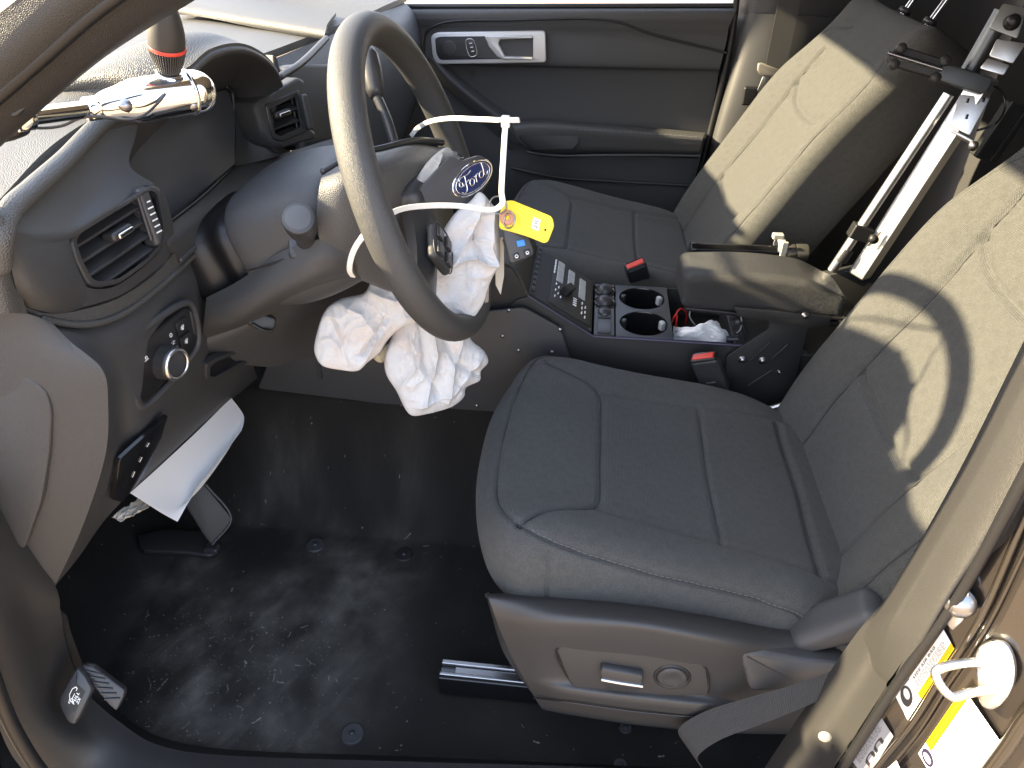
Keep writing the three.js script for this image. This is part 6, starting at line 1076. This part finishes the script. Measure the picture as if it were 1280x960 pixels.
{
  // the driver's door, swung open in front of the sill, hinged on the pillar
  const d = V(-.36, 0, .93).normalize(), n = V(.93, 0, .36).normalize(), o = V(-1.06, 0, .485), at = (a, y, h = 0) => o.clone().addScaledVector(d, a).addScaledVector(n, h).add(V(0, y, 0));
  const t = thing('driver_door', 'open near door swung outward from the dashboard end', 'car door', o.clone().add(V(0, -.25, 0)));
  obj('door_shell', rbox(at(.53, .27, -.045), d, Y, n, 1.04, 1.06, .05, .02, 3), M.paint, t);
  obj('door_panel', rbox(at(.53, .27, -.010), d, Y, n, 1.0, 1.0, .02, .008, 3), M.dash, t);
  obj('armrest', rbox(at(.55, .46, .030), d, Y, n, .62, .07, .06, .02, 3), M.vinyl, t);
  obj('window_frame', [bar(at(.03, .80, -.03), at(.40, 1.10, -.03), .02, .02, 10), bar(at(.40, 1.10, -.03), at(1.03, 1.12, -.03), .02, .02, 10), bar(at(1.03, 1.12, -.03), at(1.03, .80, -.03), .02, .02, 10)], M.paint, t);
}
{
  // hood release
  const pl = plane(P(108, 866, { z: .372 }), V(.22, .60, .76));
  const h = thing('hood_release_lever', 'black hood release lever with white pull symbol on the sill', 'hood release', P(110, 865, pl));
  const lv = obj('lever', slab(pl, px([[101, 830], [112, 842], [120, 858], [104, 892], [98, 902], [90, 899], [80, 880], [79, 868]], pl), .016, { bevel: .004, r: .005, front: .012, seg: 4 }), M.satin, h);
  const rb = obj('ribbed_base', slab(pl, px([[102, 830], [116, 832], [156, 862], [155, 870], [146, 888], [138, 882], [118, 858]], pl), .012, { bevel: .002, r: .003, front: .002 }), M.satin, h);
  for (let k = 0; k < 6; k++) obj('rib', bar(P(110 + k * 4.4, 838 + k * 7.0, pl).addScaledVector(pl.n, .003), P(128 + k * 4.6, 842 + k * 6.0, pl).addScaledVector(pl.n, .003), .0013, .0013, 6), M.trim, rb);
  const cv = document.createElement('canvas'); cv.width = 200; cv.height = 200; const c = cv.getContext('2d'); c.fillStyle = '#161514'; c.fillRect(0, 0, 200, 200); c.strokeStyle = c.fillStyle = '#f2f0ec'; c.lineWidth = 8; c.lineJoin = 'round';
  c.beginPath(); c.moveTo(30, 92); c.lineTo(30, 74); c.lineTo(62, 66); c.lineTo(86, 40); c.lineTo(140, 40); c.lineTo(172, 66); c.lineTo(172, 92); c.lineTo(150, 92); c.stroke(); c.beginPath(); c.arc(62, 94, 13, 0, 7); c.stroke(); c.beginPath(); c.moveTo(76, 92); c.lineTo(124, 92); c.stroke(); c.font = 'bold 48px sans-serif'; c.textAlign = 'center'; c.fillText('PULL', 100, 146); c.fillText('2X', 100, 192);
  const tx = new THREE.CanvasTexture(cv); tx.colorSpace = THREE.SRGBColorSpace;
  const p = [[88, 870], [100, 848], [112, 868], [100, 890]]; const A = P(84, 872, pl), B = P(97, 846, pl), C = P(112, 860, pl), D = P(99, 886, pl); const g = new THREE.BufferGeometry(); const qs = [A, B, C, D].map(v => v.addScaledVector(pl.n, .0124)); g.setAttribute('position', new THREE.Float32BufferAttribute(qs.flatMap(v => [v.x, v.y, v.z]), 3)); g.setAttribute('uv', new THREE.Float32BufferAttribute([0, 1, 1, 1, 1, 0, 0, 0], 2)); g.setIndex([0, 3, 1, 1, 3, 2]); g.computeVertexNormals();
  obj('pull_symbol', g, mat(1, 1, 1, { map: tx, roughness: .5 }), lv, true);
}
{
  // windscreen pillar trim, top left
  const a = thing('windscreen_pillar_trim', 'dark trim of the windscreen pillar above the spotlight handle', 'pillar trim', P(60, 60, { z: .40 }));
  obj('trim', surf([
    W3([[-200, 350, 'z', .375], [-60, 222, 'z', .375], [0, 166, 'z', .375], [60, 112, 'z', .375], [120, 62, 'z', .372], [180, 22, 'z', .37], [242, -16, 'z', .367], [300, -56, 'z', .36]]),
    W3([[-200, 336, 'z', .395], [-60, 205, 'z', .395], [0, 158, 'z', .395], [60, 106, 'z', .393], [116, 60, 'z', .390], [170, 18, 'z', .387], [225, -18, 'z', .383], [285, -60, 'z', .375]]),
    W3([[-200, 300, 'z', .412], [-60, 165, 'z', .412], [0, 120, 'z', .41], [55, 72, 'z', .408], [112, 22, 'z', .405], [160, -14, 'z', .402], [215, -52, 'z', .40], [270, -90, 'z', .39]]),
    W3([[-200, 250, 'z', .42], [-60, 120, 'z', .42], [0, 78, 'z', .42], [50, 34, 'z', .418], [100, -10, 'z', .415], [150, -48, 'z', .412], [200, -85, 'z', .41], [255, -120, 'z', .40]]),
    W3([[-200, 180, 'z', .42], [-60, 60, 'z', .42], [0, 20, 'z', .42], [45, -16, 'z', .418], [90, -50, 'z', .415], [140, -85, 'z', .412], [190, -120, 'z', .41], [240, -150, 'z', .40]])], 60, 40, .006), M.pillar, a);
  obj('seal', tube(W3([[-40, 152, 'z', .416], [0, 118, 'z', .416], [55, 70, 'z', .414], [112, 20, 'z', .411], [160, -16, 'z', .408]]), .0045, 50, 8), M.black, a);
  const pl = plane(P(75, 105, { z: .388 }), V(.2, .3, .93));
  obj('shaft_boot', slab(pl, px([[20, 146], [24, 138], [80, 90], [112, 72], [123, 70], [116, 78], [60, 118], [28, 146]], pl), .008, { bevel: .0015, r: .003, front: .008, holes: [{ pts: px([[29, 140], [82, 95], [108, 78], [112, 78], [60, 114]], pl) }] }), M.satin, a);
  obj('boot_slot', slab(pl, px([[26, 142], [82, 93], [110, 76], [114, 77], [60, 116]], pl), .003, { bevel: 0, front: .004 }), M.black, a);
}
// ---------------------------------------------------------------- pedals, paper, fasteners
{
  const t = thing('brake_pedal', 'black pedal arm and plate below the white sheet of paper', 'pedal', V(-1.05, .06, -.05));
  const pa = plane(P(260, 645, { z: .0 }), V(.35, .45, .82));
  obj('pedal_arm', slab(pa, px([[238, 600], [256, 606], [290, 648], [288, 656], [264, 682], [256, 672], [232, 634]], pa), .012, { bevel: .003, r: .004 }), M.powder, t);
  obj('pedal_edge', tube(px([[258, 606], [289, 648], [266, 680]], pa).map(q => q.addScaledVector(pa.n, .001)), .002, 20, 6), M.trim, t);
  const pb = plane(V(-1.08, .045, -.05), V(.15, 1, .1));
  obj('pedal_plate', slab(pb, px([[170, 668], [205, 660], [276, 664], [274, 688], [262, 695], [236, 691], [176, 689]], pb), .014, { bevel: .004, r: .01 }), M.powder, t);
  obj('pedal_stop', rbox(P(266, 688, pb).add(V(0, .005, 0)), X, Y, Z, .028, .014, .02, .005), M.satin, t);
}
{
  const g = surf([
    W3([[163, 616, 'x', -.975], [205, 578, 'x', -.975], [250, 536, 'x', -.975], [289, 497, 'x', -.975]]),
    W3([[185, 630, 'x', -.965], [234, 604, 'x', -.962], [276, 562, 'x', -.96], [303, 516, 'x', -.965]]),
    W3([[204, 642, 'x', -.955], [244, 616, 'x', -.952], [281, 568, 'x', -.95], [305, 526, 'x', -.958]]),
    W3([[222, 652, 'x', -.945], [246, 610, 'x', -.944], [264, 588, 'x', -.944], [302, 538, 'x', -.95]])], 40, 30, .0006);
  tag(obj('paper_sheet', g, M.paper), 'white sheet of paper tucked under the lower dashboard edge', 'paper');
  const r = crumple([W3([[140, 645, 'x', -1.0], [160, 630, 'x', -1.0], [182, 618, 'x', -1.0]]), W3([[150, 650, 'x', -.99], [170, 642, 'x', -.985], [190, 630, 'x', -.99]])], 30, 20, .012, 6, 8);
  tag(obj('paper_scrap', r, mat(.55, .52, .46, { roughness: .85 })), 'small crumpled paper scrap beside the white sheet under the dashboard', 'paper');
}
const discs = [[394, 680, .0185, 'dark round floor fastener nearest the pedal plate'], [440, 916, .0185, 'dusty round floor fastener close to the sill edge'], [505, 692, .017, 'faint black round floor fastener in front of the seat'], [782, 908, .010, 'small round bolt head on the floor below the seat shield'], [776, 955, .011, 'small round bolt head on the floor next to the sill']];
for (const [a, b, r, l] of discs) {
  const c = P(a, b, { y: .004 }); c.y = floorY(c.x, c.z) - .0005;
  const d = thing('floor_fastener', l, 'fastener', c, 'floor fasteners');
  const m = l.startsWith('faint') ? M.floorBlack || (M.floorBlack = mat(.012, .012, .013, { roughness: .6 })) : mat(.035, .036, .038, { roughness: .55, bumpMap: fineT, bumpScale: .0002 });
  obj('disc', lathe(c, Y, [[0, .004], [r * .3, .004], [r * .36, .0025], [r * .8, .0035], [r * .95, .003], [r, 0]], 36), m, d);
  obj('pin', lathe(c.clone().add(V(0, .003, 0)), Y, [[0, .004], [r * .2, .0035], [r * .24, 0]], 18), M.satin, d);
}



renderer.render(scene, camera);
